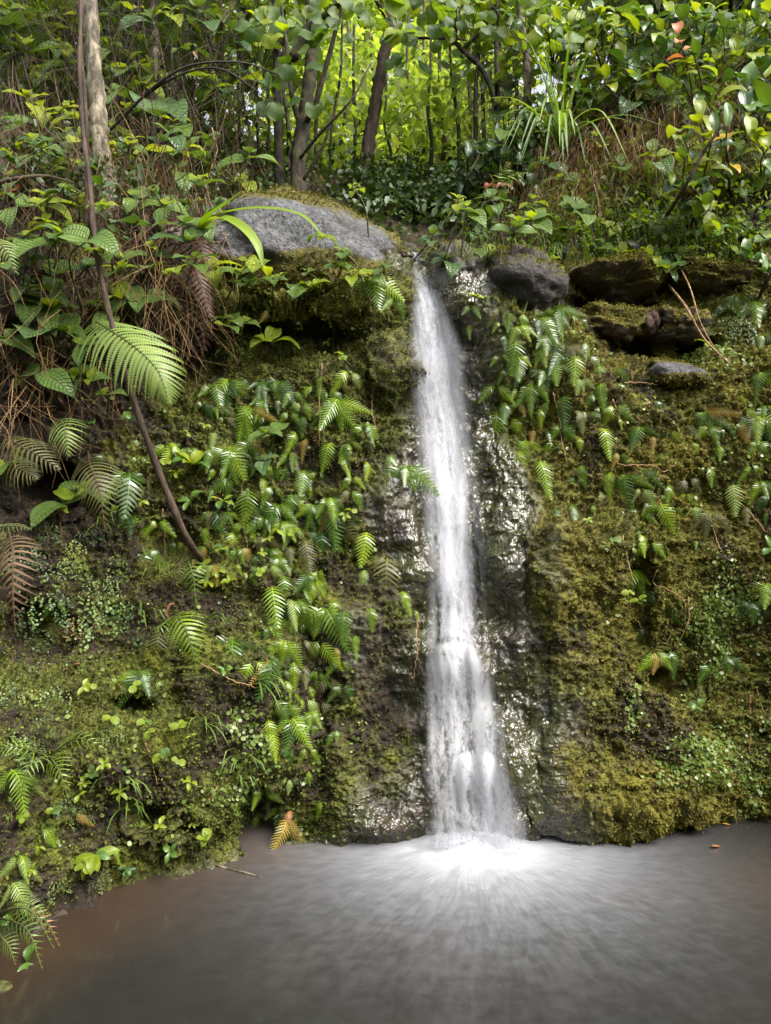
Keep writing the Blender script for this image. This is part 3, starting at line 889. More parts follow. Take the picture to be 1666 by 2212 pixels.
al = t.math('MULTIPLY', t.math('SUBTRACT', 1.0, t.smooth(.0, .66, t.math('ADD', s.outputs[1], t.math('MULTIPLY', t.math('SUBTRACT', nz_, .5), .5)))), .8)
d_ = t.principled((.52, .53, .57), .6, None, .2)
tp = t.n('BsdfTransparent')
M['splash'] = t.done(t.mixsh(al, tp.outputs[0], d_))
sp_o = obj('splash', mb.mesh('splash', M['splash']), fall_root, loc=PLUNGE - Vector(fall_root.location))
sp_o.location.z = -fall_root.location.z + 0.012
# the stream that feeds the fall
mb = MB()
sv = [(560, 3.80, 872, 918), (552, 3.95, 868, 912), (545, 4.15, 862, 905), (538, 4.5, 850, 900), (530, 4.9, 842, 890)]
V = []
for (v, d, a, b) in sv:
    for f in np.linspace(0, 1, 6):
        u = a + (b - a) * f
        p, n = surf(u, v)
        q = P(u, v, d) if p is None else p + Vector((0, 0, .02))
        V.append(q)
F = [(i * 6 + k, i * 6 + k + 1, i * 6 + k + 7, i * 6 + k + 6) for i in range(4) for k in range(5)]
mb.add(V, F)
t = NT('stream_water')
M['stream'] = t.done(t.principled((.05, .05, .05), .08, t.bump(t.noise(t.coord('Object'), 20, 3), .4, .01), .6))
o = obj('stream', mb.mesh('stream', M['stream']))
tag(o, 'thin stream of water at the lip feeding the waterfall', 'water', kind='structure')

# ------------------------------------------------------------------ boulders and ledge stones
def rock(name, u, v, d, wpx, hpx, depth, mat, seed, label, rot=(0, 0, 0), flat=0.0, sub=5, amp=.16, group=None, mossbias=0.0, boxy=2.6):
    import bmesh
    bm = bmesh.new()
    bmesh.ops.create_icosphere(bm, subdivisions=sub, radius=1)
    me = bpy.data.meshes.new(name)
    bm.to_mesh(me); bm.free()
    n = len(me.vertices)
    V = np.zeros(n * 3, np.float32); me.vertices.foreach_get('co', V); V = V.reshape(-1, 3).astype(float)
    p = (np.abs(V) ** boxy).sum(1) ** (1 / boxy)
    V = V / p[:, None]
    s = V + seed * 3.1
    V = V * (1 + amp * fbm(s, 1.1, 2, seed) + amp * .35 * fbm(s, 4, 4, seed + 3) + amp * .12 * fbm(s, 18, 3, seed + 8))[:, None]
    V *= np.array([px(wpx, d) / 2, depth / 2, px(hpx, d) / 2])
    Rm = np.array(Euler(rot).to_matrix())
    V = V @ Rm.T
    me.vertices.foreach_set('co', V.astype(np.float32).ravel())
    me.polygons.foreach_set('use_smooth', np.ones(len(me.polygons), bool))
    me.update()
    nr = np.zeros(n * 3, np.float32); me.vertices.foreach_get('normal', nr); nr = nr.reshape(-1, 3)
    zz = V[:, 2] / (np.abs(V[:, 2]).max())
    mo = np.clip(nr[:, 2] * .75 + .2 * fbm(s, 2, 3, seed + 5) + mossbias, 0, 1)
    if mat == 'rock_moss':
        mo = np.clip((.25 + nr[:, 2] * .6 + .3 * fbm(s, 2, 3, seed + 5) + mossbias) * sstep(-.55, -.1, nr[:, 2]), 0, 1)
    if mat == 'rock_grey':
        mo = np.clip(sstep(.30, .75, zz) * .9 + sstep(-.05, -.5, zz) * 1.1 + .22 * fbm(s, 2, 3, seed + 5) - .12 + .7 * sstep(.55, .85, V[:, 0] / np.abs(V[:, 0]).max()), 0, 1)
    a = me.attributes.new('mossy', 'FLOAT', 'POINT'); a.data.foreach_set('value', mo.astype(np.float32))
    me.materials.append(M[mat])
    ROCKS.append((V + np.array(tuple(P(u, v, d))), nr.astype(float), mo, mat))
    o = obj(name, me, None, P(u, v, d))
    tag(o, label, 'boulder' if wpx > 100 else 'stone', group)
    return o


R_ = math.radians
ROCKS = []
rock('boulder', 668, 562, 4.06, 430, 215, .95, 'rock_grey', 3, 'large flat grey boulder with a mossy rim left of the waterfall lip', (R_(34), R_(11), 0), amp=.2, boxy=2.5)
rock('boulder', 988, 606, 3.88, 140, 140, .5, 'rock_wet', 5, 'glistening wet black boulder just right of the waterfall lip', (R_(10), R_(8), 0), amp=.26, boxy=2.2)
rock('boulder', 1122, 618, 3.84, 200, 150, .6, 'rock_dark', 8, 'rounded dark boulder to the right of the wet black one', (0, R_(14), 0), amp=.2, boxy=2.2)
rock('stone', 1208, 548, 4.3, 44, 36, .14, 'rock_dark', 12, 'small dark stone among leaves behind the rounded dark boulder', sub=4)
rock('stone', 1262, 608, 4.2, 84, 66, .24, 'rock_grey', 14, 'small grey stone sunk in moss right of the rounded dark boulder', sub=4, amp=.25)
rock('boulder', 1318, 622, 4.15, 180, 50, .6, 'rock_moss', 17, 'moss capped overhanging rock ledge above a dark cavity', (R_(-8), R_(-6), 0), amp=.38, mossbias=.35, boxy=2.2)
rock('boulder', 1480, 612, 4.26, 230, 62, .6, 'rock_moss', 19, 'moss covered rock at the right end of the upper ledge', (0, R_(4), 0), amp=.42, mossbias=.4, boxy=2.1)
rock('stone', 1398, 700, 3.97, 50, 62, .22, 'rock_red', 23, 'reddish brown stone wedged in the ledge right of the fall', (0, R_(12), 0), sub=4, amp=.3)
rock('boulder', 1465, 704, 3.98, 115, 66, .3, 'rock_moss', 27, 'blocky brown stone above a dark crack right of the reddish stone', (0, R_(4), 0), sub=5, mossbias=.0, boxy=3.2, amp=.32)
rock('boulder', 1325, 700, 3.99, 125, 66, .3, 'rock_moss', 29, 'mossy stone left of the reddish stone on the ledge', (0, R_(8), 0), sub=5, mossbias=.3, amp=.35)
rock('stone', 1462, 806, 3.80, 115, 46, .26, 'rock_grey', 31, 'flat wet grey stone on the mossy shelf below the ledge', (R_(24), R_(8), 0), sub=4, mossbias=-.1, amp=.25)
rock('boulder', 1092, 712, 3.74, 100, 90, .26, 'rock_moss', 33, 'golden moss cushion rock beside the waterfall on its right', (0, 0, 0), sub=5, mossbias=.5, amp=.35, boxy=2.1)

# ------------------------------------------------------------------ moss and tiny ground-cover leaves (uncountable)
rng = np.random.default_rng(11)
Wv = W2[:, :J_LIP]
A = np.linalg.norm(np.cross(Wv[1:, :-1] - Wv[:-1, :-1], Wv[:-1, 1:] - Wv[:-1, :-1]), axis=-1)
vis = (GU[:-1, :J_LIP - 1] > -220) & (GU[:-1, :J_LIP - 1] < 1860) & (Wv[:-1, :-1, 2] > .01)


def scatter(weight, n):
    w = (A * weight * vis).ravel(); w /= w.sum()
    k = rng.choice(w.size, n, p=w)
    a, b = np.unravel_index(k, A.shape)
    f = rng.random((n, 2, 1))
    p = Wv[a, b] + (Wv[a + 1, b] - Wv[a, b]) * f[:, 0] + (Wv[a, b + 1] - Wv[a, b]) * f[:, 1]
    return p, NN[a, b], (a, b)


NN = normals(W2)
mm, ww, gg = moss[:-1, :J_LIP - 1], wet[:-1, :J_LIP - 1], gold[:-1, :J_LIP - 1]


def flecks(p, n, size, wide, lift, down):
    """small bent leaf per point: 2 triangles"""
    m = len(p)
    r = rng.normal(size=(m, 3))
    d = n * lift + r * .55 + np.array([0, 0, -down])
    d /= np.linalg.norm(d, axis=1, keepdims=True)
    s = np.cross(d, n + .3 * rng.normal(size=(m, 3))); s /= np.linalg.norm(s, axis=1, keepdims=True) + 1e-9
    L = (size * (0.6 + .8 * rng.random(m)))[:, None]
    w = L * wide
    a = p - n * .002; b = p + d * L * .55 + s * w; c = p + d * L - n * L * .12; e = p + d * L * .55 - s * w
    V = np.stack([a, b, c, e], 1).reshape(-1, 3)
    k = np.arange(m)[:, None] * 4
    F = np.concatenate([k, k + 1, k + 2, k, k + 2, k + 3], 1).reshape(-1, 3)
    return V, F


p, n, (ia, ib) = scatter(np.clip(mm * (1 - ww) - .15, 0, 1), 175000)
at_m, at_w, at_g = np.minimum(1, mm[ia, ib] + .2), ww[ia, ib] * .3, gg[ia, ib]
for (rv_, rn_, rm_, mat_) in ROCKS:                                   # moss on the stones too
    wgt = np.clip(rm_ * (1.6 if mat_ == 'rock_moss' else 1.0) - .25, 0, 1) * (rn_[:, 1] < .4) + 1e-6
    if mat_ == 'rock_wet': wgt *= .15
    ext = np.ptp(rv_, 0)
    m_ = int((ext[0] * ext[2]) * 42000 * min(1, wgt.mean() * 2.2))
    k = rng.choice(len(rv_), m_, p=wgt / wgt.sum())
    p = np.concatenate([p, rv_[k] + rng.normal(size=(m_, 3)) * .006]); n = np.concatenate([n, rn_[k]])
    at_m = np.concatenate([at_m, np.ones(m_)]); at_w = np.concatenate([at_w, np.zeros(m_)]); at_g = np.concatenate([at_g, np.full(m_, .9)])
V, F = flecks(p, n, .0125, .30, .9, .35)
me = mesh_np('moss', V, F, None, False, [M['moss']], {'moss': np.repeat(at_m, 4), 'wet': np.repeat(at_w, 4), 'gold': np.repeat(at_g, 4)})
tag(obj('moss', me), 'green and golden moss growing all over the cliff', 'moss', kind='stuff')
GUc, GVc = GU[:-1, :J_LIP - 1], GV[:-1, :J_LIP - 1]


def cblob(u, v, ru, rv, p=1.0):
    return np.exp(-((((GUc - u) / ru) ** 2 + ((GVc - v) / rv) ** 2) ** p))


patch = 1.6 * cblob(1610, 1420, 75, 200) + cblob(1560, 1600, 70, 70) + .8 * cblob(1470, 1620, 60, 70) + 1.2 * cblob(1370, 1530, 14, 40) + cblob(1560, 1120, 60, 60) + .8 * cblob(1530, 1330, 60, 60)
patch += .7 * cblob(540, 1590, 40, 110) + .18 * cblob(330, 1650, 130, 90) + .2 * cblob(120, 1780, 90, 90) + .9 * cblob(520, 1690, 40, 60) + .7 * cblob(1640, 1740, 40, 40) + .1 * cblob(640, 1600, 60, 160)
patch += .25 * cblob(1480, 760, 160, 30) + .3 * cblob(1560, 700, 90, 80) + .03
patch *= np.clip(fbm(np.stack([GUc.ravel() / 60, GVc.ravel() / 60, 0 * GUc.ravel()], 1), 1, 3, 91).reshape(GUc.shape) + .55, 0, 2) ** 2
p, n, _ = scatter(patch * np.clip(1 - ww * 2.5, 0, 1), 7500)
m_ = len(p)
# round leaves: six-sided little discs facing out
t1 = np.cross(n, rng.normal(size=(m_, 3))); t1 /= np.linalg.norm(t1, axis=1, keepdims=True)
nn = n + .45 * rng.normal(size=(m_, 3)) + np.array([0, -.2, .35]); nn /= np.linalg.norm(nn, axis=1, keepdims=True)
t1 = t1 - nn * (t1 * nn).sum(1, keepdims=True); t1 /= np.linalg.norm(t1, axis=1, keepdims=True)
t2 = np.cross(nn, t1)
rad = (.0045 + .006 * rng.random(m_))[:, None]
c0 = p + n * (.006 + .012 * rng.random(m_))[:, None]
V = np.stack([c0 + rad * (t1 * math.cos(a) * 1.15 + t2 * math.sin(a)) for a in np.linspace(0, 2 * PI, 6, endpoint=False)], 1).reshape(-1, 3)
k = np.arange(m_)[:, None] * 6
F = np.concatenate([k, k + 1, k + 2, k, k + 2, k + 3, k, k + 3, k + 4, k, k + 4, k + 5], 1).reshape(-1, 3)
tag(obj('creeping_leaves', mesh_np('creeping_leaves', V, F, None, False, [M['tiny_leaves']])), 'tiny round pale green creeping leaves in patches on the cliff', 'ground cover', kind='stuff')

# ------------------------------------------------------------------ leaf shapes
def leaf_mesh(name, mat, L=1.0, Wd=.5, tip=1.3, base=.8, nx=6, ny=9, droop=.9, fold=.25, wave=.02, up=.2, seed=0, serr=0.0):
    """blade along +Y, face +Z, arching over and hanging at the tip; short stalk"""
    r = random.Random(seed)
    V, U, F = [], [], []
    th, y, z = up, 0.0, 0.0
    ph = r.random() * 6
    prev = 0
    for j in range(ny + 1):
        t_ = j / ny
        w = (t_ ** base) * ((1 - t_) ** tip)
        peak = base / (base + tip)
        w /= (peak ** base) * ((1 - peak) ** tip)
        w = max(w, 0.0) * Wd / 2 + (.004 if j < ny else .001)
        th = up - droop * t_ ** 1.2
        if j:
            y += (L / ny) * math.cos(th); z += (L / ny) * math.sin(th)
        for i in range(nx + 1):
            s = i / nx * 2 - 1
            x = s * w * (1 + serr * ((j * 7 + i) % 2))
            h = fold * abs(s) * w + wave * math.sin(t_ * 9 + ph + s * 2) * abs(s)
            V.append((x, y - math.sin(th) * h, z + math.cos(th) * h)); U.append((i / nx, t_))
        if j:
            for i in range(nx):
                a = (j - 1) * (nx + 1) + i
                F.append((a, a + 1, a + nx + 2, a + nx + 1))
    return mesh_np(name, np.array(V), np.array(F), np.array(U), True, [M[mat]])


LEAF = {}
for mk in ('rib_green', 'rib_blue', 'rib_lime'):
    LEAF[mk] = [leaf_mesh('ribbed_leaf', mk, 1, .52 + .08 * s, 1.15, .75, 6, 9, [1.0, 1.5, .7][s], .22, .03, .35, s) for s in range(3)]
for mk in ('gloss_green', 'gloss_dark', 'gloss_lime', 'gloss_yellow', 'gloss_orange', 'gloss_red'):
    LEAF[mk] = [leaf_mesh('glossy_leaf', mk, 1, .40 + .06 * s, 1.0, 1.0, 4, 8, [.5, .9, 1.3][s], .3, .03, .25, s) for s in range(3)]
for mk in ('round_green', 'round_lime'):
    LEAF[mk] = [leaf_mesh('round_leaf', mk, 1, .78 + .08 * s, .62, .75, 4, 8, [.4, .9, 1.2][s], .15, .05, .2, s + 4) for s in range(3)]
LEAF['dead_leaf'] = [leaf_mesh('dead_leaf', 'dead_leaf', 1, .34, 1.1, .8, 4, 7, 1.6, .7, .06, .2, s) for s in range(2)]
LEAF['dead_dark'] = [leaf_mesh('dead_leaf', 'dead_dark', 1, .5, 1.0, .8, 4, 7, 2.0, .9, .12, .4, s) for s in range(2)]
LEAF['bamboo'] = [leaf_mesh('narrow_leaf', 'gloss_green', 1, .17, 1.3, .6, 2, 7, .9, .3, .02, .3, s) for s in range(2)]


def put_leaf(parent, kind, loc, az, pitch, size, roll=0.0, name='leaf', face=.55):
    me = rnd.choice(LEAF[kind])
    pitch += face * math.cos(az); roll -= face * 1.1 * math.sin(az)      # leaves turn towards the open, lighter side
    m = Matrix.Translation(loc) @ Matrix.Rotation(az, 4, 'Z') @ Matrix.Rotation(pitch, 4, 'X') @ Matrix.Rotation(roll, 4, 'Y') @ Matrix.Scale(size, 4)
    return obj(name, me, parent, mat4=m)


# things gathered first, labelled in one pass at the end
PENDING = []


def pend(o, look, kind_word, cat, u, v, group):
    PENDING.append([o, look, kind_word, cat, u, v, group])


# ------------------------------------------------------------------ ribbed-leaf shrubs
def ribbed_shrub(u, v, size_px=55, lean=None, off=.25, root_dv=None, tone=None, pairs=3, d=None, name='ribbed_leaf_shrub', kinds=None, droopy=0.0, look=None, side=None):
    p0, n0 = surf(u, v)
    dd = d if d is not None else (p0.y - off if p0 is not None else 5.0)
    top = P(u, v, dd)
    rv = root_dv if root_dv is not None else rnd.uniform(70, 170)
    ru = u + rnd.uniform(-60, 60) if side is None else u + side
    pr, nr = surf(ru, v + rv)
    if pr is None or pr.y > dd + 1.6:
        pr = Vector((top.x + rnd.uniform(-.1, .1), dd + .2, top.z - px(rv, dd)))
        g = drop(pr.x, pr.y)
        if g is not None and abs(g.z - pr.z) < .8: pr.z = g.z - .02
    elif d is None and dd > pr.y + .45:
        dd = pr.y + rnd.uniform(-.15, .1); top = P(u, v, dd)
    root = empty(name, pr)
    t_ = top - pr
    midp = t_ * .5 + Vector((rnd.uniform(-.05, .05), -.10 * t_.length, .10 * t_.length))
    pts = spline([Vector((0, .02, -.03)), midp, t_], 9)
    mb = MB()
    mb.tube(pts, np.linspace(.0045, .0022, 9) * (1 + dd * .06), 5)
    obj('stem', mb.mesh('stem', M['stem_green' if rnd.random() < .5 else 'stem_brown']), root)
    L = px(size_px, dd) * (1.6 if u < 600 else 1.5)
    az0 = rnd.uniform(0, PI)
    ax = (pts[-1] - pts[-3]).normalized()
    for k in range(pairs):
        f = k / max(1, pairs - 1)                       # 0 lowest .. 1 topmost
        at = t_ - ax * (L * .42 * (1 - f) * (pairs - 1) / 2)
        sz = L * (1.08 - .55 * f) * rnd.uniform(.85, 1.15)
        if tone == 'lime': kd = 'rib_lime' if f > .25 or rnd.random() < .5 else 'rib_green'
        elif tone == 'blue': kd = 'rib_blue' if f < .8 else 'rib_green'
        elif tone == 'green': kd = 'rib_green' if f < .9 or rnd.random() < .6 else 'rib_lime'
        else: kd = 'rib_lime' if rnd.random() < .15 + .6 * f else rnd.choice(['rib_green', 'rib_blue', 'rib_green'])
        if kinds: kd = rnd.choice(kinds)
        for s in (0, 1):
            az = az0 + k * PI / 2 + s * PI + rnd.uniform(-.35, .35)
            put_leaf(root, kd, at, az, rnd.uniform(-.35, .25) + .45 * f - droopy, sz * rnd.uniform(.85, 1.1), rnd.uniform(-.3, .3))
    if pairs >= 3 and rnd.random() < .6:
        put_leaf(root, 'rib_lime', t_, rnd.uniform(0, 6.28), .9, L * .35)
    lk = look or {'lime': 'lime green', 'blue': 'bluish green', 'green': 'mid green', None: 'yellow tipped'}[tone]
    pend(root, lk, 'ribbed-leaf shrub', 'shrub', u, v, 'ribbed-leaf shrubs on the banks')
    return root


LEFT_SHRUBS = [  # u, v, leaf px, tone, pairs
    (38, 40, 80, 'blue', 2), (20, 20, 60, 'lime', 2), (55, 95, 65, 'lime', 2), (145, 120, 42, 'lime', 2), (250, 22, 50, 'blue', 2), (285, 22, 40, 'lime', 2), (330, 35, 55, 'blue', 2), (285, 130, 40, 'lime', 2),
    (12, 175, 50, 'green', 2), (62, 208, 42, 'lime', 3), (145, 228, 40, 'lime', 3), (160, 245, 38, 'lime', 2), (200, 178, 45, 'blue', 2), (240, 195, 60, 'green', 2), (275, 235, 40, 'lime', 2),
    (340, 250, 85, 'blue', 1), (345, 238, 40, 'lime', 2), (375, 262, 50, 'lime', 2), (365, 290, 50, 'blue', 2), (350, 330, 60, 'lime', 1), (405, 320, 50, 'green', 2), (470, 178, 62, 'blue', 2), (505, 185, 52, 'lime', 1),
    (195, 285, 50, 'lime', 3), (205, 312, 58, 'blue', 2), (95, 305, 48, 'green', 3), (70, 300, 40, 'lime', 2), (165, 352, 42, 'lime', 2), (290, 300, 34, 'lime', 3), (335, 420, 48, 'green', 3), (362, 442, 52, 'green', 2),
    (135, 508, 62, 'green', 3), (142, 488, 40, 'lime', 2), (190, 520, 62, 'green', 1), (400, 480, 44, 'green', 2), (412, 520, 48, 'blue', 2), (440, 480, 36, 'lime', 2), (425, 555, 40, 'green', 3),
    (105, 628, 56, 'green', 3), (62, 612, 40, 'green', 2), (122, 590, 46, 'lime', 2), (262, 645, 62, 'green', 3), (300, 655, 60, 'green', 2), (110, 665, 55, 'green', 3), (150, 720, 52, 'green', 3), (85, 720, 66, 'blue', 1), (12, 730, 56, 'green', 2),
    (180, 745, 46, 'green', 2), (85, 805, 60, 'green', 1), (160, 812, 40, 'green', 3), (195, 820, 42, 'green', 2), (225, 852, 32, 'green', 2), (340, 575, 34, 'lime', 2), (540, 330, 46, 'green', 2),
    (10, 1010, 44, 'green', 2), (155, 1080, 56, 'lime', 2), (180, 1055, 40, 'green', 2), (575, 935, 36, 'green', 3), (580, 990, 36, 'blue', 2), (568, 735, 46, 'lime', 3), (505, 690, 34, 'green', 3), (525, 695, 40, 'green', 2), (487, 705, 36, 'green', 2), (30, 430, 50, 'green', 2), (60, 560, 40, 'green', 2),
]
for (u, v, s, tone, pr) in LEFT_SHRUBS:
    ribbed_shrub(u, v, s, tone=tone, pairs=pr, off=rnd.uniform(.3, .75) if v < 560 else rnd.uniform(.1, .3), root_dv=None if v < 650 else rnd.uniform(20, 60))
MID_SHRUBS = [(600, 600, 30, 'green', 3), (640, 628, 28, 'lime', 2), (790, 590, 28, 'lime', 3), (830, 575, 26, 'green', 2), (660, 585, 26, 'green', 2), (540, 610, 34, 'green', 3), (680, 618, 40, 'lime', 3), (735, 575, 36, 'green', 3), (755, 590, 34, 'lime', 2), (700, 515, 32, 'lime', 3), (735, 540, 36, 'green', 2), (762, 400, 22, 'lime', 3), (560, 575, 30, 'lime', 2), (520, 585, 34, 'lime', 2)]
for (u, v, s, tone, pr) in MID_SHRUBS:
    ribbed_shrub(u, v, s, tone=tone, pairs=pr, off=.12, root_dv=rnd.uniform(45, 90) if v != 400 else 150, d=3.42 if v > 480 else 3.7)


def filler(n, box, mind, taken, r):
    out = []
    tries = 0
    while len(out) < n and tries < 6000:
        tries += 1
        u, v = r.uniform(box[0], box[2]), r.uniform(box[1], box[3])
        if all((u - a) ** 2 + ((v - b) * 1.0) ** 2 > mind * mind for a, b in taken):
            out.append((u, v)); taken.append((u, v))
    return out


r2 = random.Random(23)
RIGHT_HERO = [(1355, 175, 46, 'blue'), (1420, 120, 48, 'green'), (1250, 80, 46, 'blue'), (1190, 90, 44, 'green'), (1100, 185, 44, 'blue'), (1260, 180, 46, 'blue'), (1365, 215, 50, 'blue'), (1325, 215, 44, 'green'), (1450, 190, 62, 'green'), (1440, 175, 40, 'lime'),
              (1525, 210, 56, 'green'), (1555, 130, 56, 'lime'), (1590, 145, 46, 'blue'), (1150, 110, 42, 'lime'), (1320, 90, 40, 'lime'), (1230, 445, 46, 'green'), (1145, 470, 44, 'green'), (1120, 480, 38, 'green'), (1175, 345, 36, 'blue'), (1060, 425, 36, 'green'), (1150, 430, 34, 'lime'),
              (1010, 445, 38, 'green'), (990, 430, 34, 'lime'), (1020, 395, 40, 'green'), (1485, 545, 50, 'green'), (1190, 565, 34, 'lime'), (1205, 580, 30, 'green'), (1135, 555, 34, 'lime'), (1170, 555, 30, 'green'), (1285, 530, 36, 'green'), (1275, 515, 30, 'green'), (1440, 545, 42, 'blue'), (1320, 600, 24, 'lime'),
              (1290, 440, 34, 'green'), (1340, 350, 40, 'green'), (1600, 335, 44, 'blue'), (1375, 20, 40, 'green'), (1560, 30, 50, 'blue'), (1620, 40, 46, 'green'), (1545, 20, 40, 'lime')]
taken = [(a[0], a[1]) for a in RIGHT_HERO]
for (u, v, s, tone) in RIGHT_HERO:
    ribbed_shrub(u, v, s, tone=tone, pairs=rnd.choice([2, 3, 3]), off=rnd.uniform(.15, .55) if v < 400 else .15, d=None if surf(u, v)[0] is not None else rnd.uniform(4.8, 5.6))
for (u, v) in filler(62, (1080, 5, 1690, 330), 44, taken, r2):
    p_, _ = surf(u, v)
    if u < 1180 and v < 100: continue
    ribbed_shrub(u, v, r2.uniform(34, 50), tone=r2.choice(['lime', 'lime', 'green', 'blue', None]), pairs=r2.choice([2, 3]), off=r2.uniform(.1, .6), d=None if p_ is not None and p_.y < 6.5 else r2.uniform(4.8, 5.8))
for (u, v) in filler(34, (930, 330, 1690, 560), 52, taken, r2):
    ribbed_shrub(u, v, r2.uniform(24, 36), tone=r2.choice(['lime', 'green', 'green', 'blue']), pairs=r2.choice([2, 3]), off=r2.uniform(.08, .3), root_dv=r2.uniform(20, 60))
taken2 = [(a[0], a[1]) for a in LEFT_SHRUBS]
for (u, v) in filler(64, (0, 0, 570, 600), 40, taken2, r2):
    p_, _ = surf(u, v)
    ribbed_shrub(u, v, r2.uniform(30, 44), tone=r2.choice(['lime', 'lime', 'green', 'blue']), pairs=r2.choice([2, 3]), off=r2.uniform(.2, .7), d=None if p_ is not None and p_.y < 6.5 else r2.uniform(4.6, 6))


# ------------------------------------------------------------------ glossy broad-leaf bushes (right) and seedlings
def glossy_bush(u0, v0, branches, d, name='glossy_leaf_bush', look='glossy green', tip=None, kinds=('gloss_green', 'gloss_green', 'gloss_dark', 'gloss_lime'), nleaf=9, size=48, word='broad-leaf bush', group='glossy broad-leaf bushes on the right bank', stemr=.008):
    pr = P(u0, v0, d)
    s_, _ = surf(u0, v0)
    if s_ is not None and abs(s_.y - d) < 1.2: pr = s_
    root = empty(name, pr)
    mb = MB()
    for bi, (u, v, dd) in enumerate(branches):
        top = P(u, v, dd) - pr
        pts = spline([Vector((0, .01, -.02)), top * .5 + Vector((rnd.uniform(-.06, .06), -.05, .04)), top], 9)
        mb.tube(pts, np.linspace(stemr, stemr * .45, 9), 6)
        L = px(size, dd) * 1.15
        for k in range(nleaf):
            f = 1 - (k / nleaf) * .75
            i = f * 8; a = int(min(i, 7)); at = pts[a].lerp(pts[a + 1], min(1, i - a))
            kd = rnd.choice(kinds)
            tipk = tip and k < 4 and bi == 0
            if tipk: kd = tip
            put_leaf(root, kd, at, k * 2.4 + rnd.uniform(-.4, .4), rnd.uniform(-.7, .5) + (.7 if k < 4 else -.1), L * (.8 if tipk else 1) * rnd.uniform(.75, 1.15), rnd.uniform(-.4, .4))
    obj('stem', mb.mesh('stem', M['stem_brown']), root)
    pend(root, look, word, 'bush', branches[0][0], branches[0][1], group)
    return root


glossy_bush(1500, 330, [(1465, 75, 4.3), (1420, 110, 4.35), (1500, 120, 4.3)], 4.5, tip='gloss_orange', look='orange tipped', nleaf=10, size=50)
glossy_bush(1490, 510, [(1510, 255, 3.75), (1470, 285, 3.75), (1540, 290, 3.7), (1480, 340, 3.7)], 3.95, look='glossy lime and green', kinds=('gloss_green', 'gloss_lime', 'gloss_lime', 'gloss_dark'), nleaf=11, size=52)
glossy_bush(1500, 500, [(1490, 400, 3.75), (1525, 455, 3.7), (1450, 400, 3.75), (1555, 510, 3.7)], 3.95, look='sparse lime green', kinds=('gloss_lime', 'gloss_green'), nleaf=7, size=48)
glossy_bush(1640, 300, [(1640, 150, 3.7), (1600, 175, 3.65), (1666, 240, 3.7), (1610, 240, 3.65)], 4.0, look='large leaved green', nleaf=9, size=66)
glossy_bush(1580, 420, [(1545, 285, 3.6), (1570, 275, 3.6)], 3.9, look='yellow leaved', kinds=('gloss_yellow', 'gloss_lime', 'gloss_green', 'gloss_green'), nleaf=5, size=44)
glossy_bush(1650, 420, [(1620, 300, 3.55), (1660, 320, 3.55)], 3.9, look='pale yellow and green leaved', kinds=('gloss_lime', 'gloss_lime', 'gloss_green'), nleaf=6, size=54)
glossy_bush(1640, 640, [(1650, 590, 3.8), (1610, 560, 3.8)], 3.95, look='dark small', kinds=('gloss_green',), nleaf=6, size=40)
glossy_bush(1420, 620, [(1420, 575, 3.95), (1440, 590, 3.9), (1405, 560, 3.95)], 4.1, look='narrow leaved', kinds=('gloss_lime', 'gloss_green'), nleaf=6, size=38)
glossy_bush(1185, 330, [(1185, 250, 4.9), (1170, 240, 4.9)], 5.0, look='red tipped', tip='gloss_red', kinds=('gloss_dark', 'gloss_green'), nleaf=7, size=40)
glossy_bush(1060, 480, [(1062, 400, 4.4)], 4.6, look='pink tipped', tip='gloss_red', kinds=('gloss_green',), nleaf=9, size=42)
for i, (u, v) in enumerate([(1180, 20), (1290, 30), (1400, 40), (1500, 20), (1620, 90), (1340, 140), (1230, 130), (1660, 20), (1130, 250), (1075, 305), (1095, 340), (1040, 310), (1120, 320), (1010, 340)]):
    dk = i >= 8
    glossy_bush(u + 15, v + 120, [(u, v, 4.9), (u - 30, v + 30, 4.85), (u + 28, v + 25, 4.9)], 5.1, look='dark glossy' if dk else 'tall green', kinds=('gloss_dark', 'gloss_dark', 'gloss_green') if dk else ('gloss_green', 'gloss_lime', 'gloss_green'), nleaf=8, size=36 if dk else 46)


def seedling(u, v, L_px, n, kinds, look, name='broad_leaf_seedling', word='seedling', erect=.2, loc_off=.03, cat='plant', group='broad-leaved seedlings on the cliff', red=0):
    p, nrm_ = surf(u, v)
    if p is None: return
    out = Vector((nrm_.x, nrm_.y, 0)).normalized()
    root = empty(name, p)
    tip = out * .07 + Vector((0, 0, .04))
    mb = MB(); mb.tube(spline([-out * .02, tip * .5 + Vector((0, 0, -.01)), tip], 5), .0035, 5)
    obj('stem', mb.mesh('stem', M['stem_green']), root)
    L = px(L_px, p.y)
    azo = math.atan2(out.y, out.x) - PI / 2
    for k in range(n):
        put_leaf(root, rnd.choice(kinds), tip, azo + (k - (n - 1) / 2) * (4.6 / n) + rnd.uniform(-.2, .2), erect + rnd.uniform(-.7, .7), L * rnd.uniform(.8, 1.15), rnd.uniform(-.4, .4))
    pend(root, look, word, cat, u, v, group)


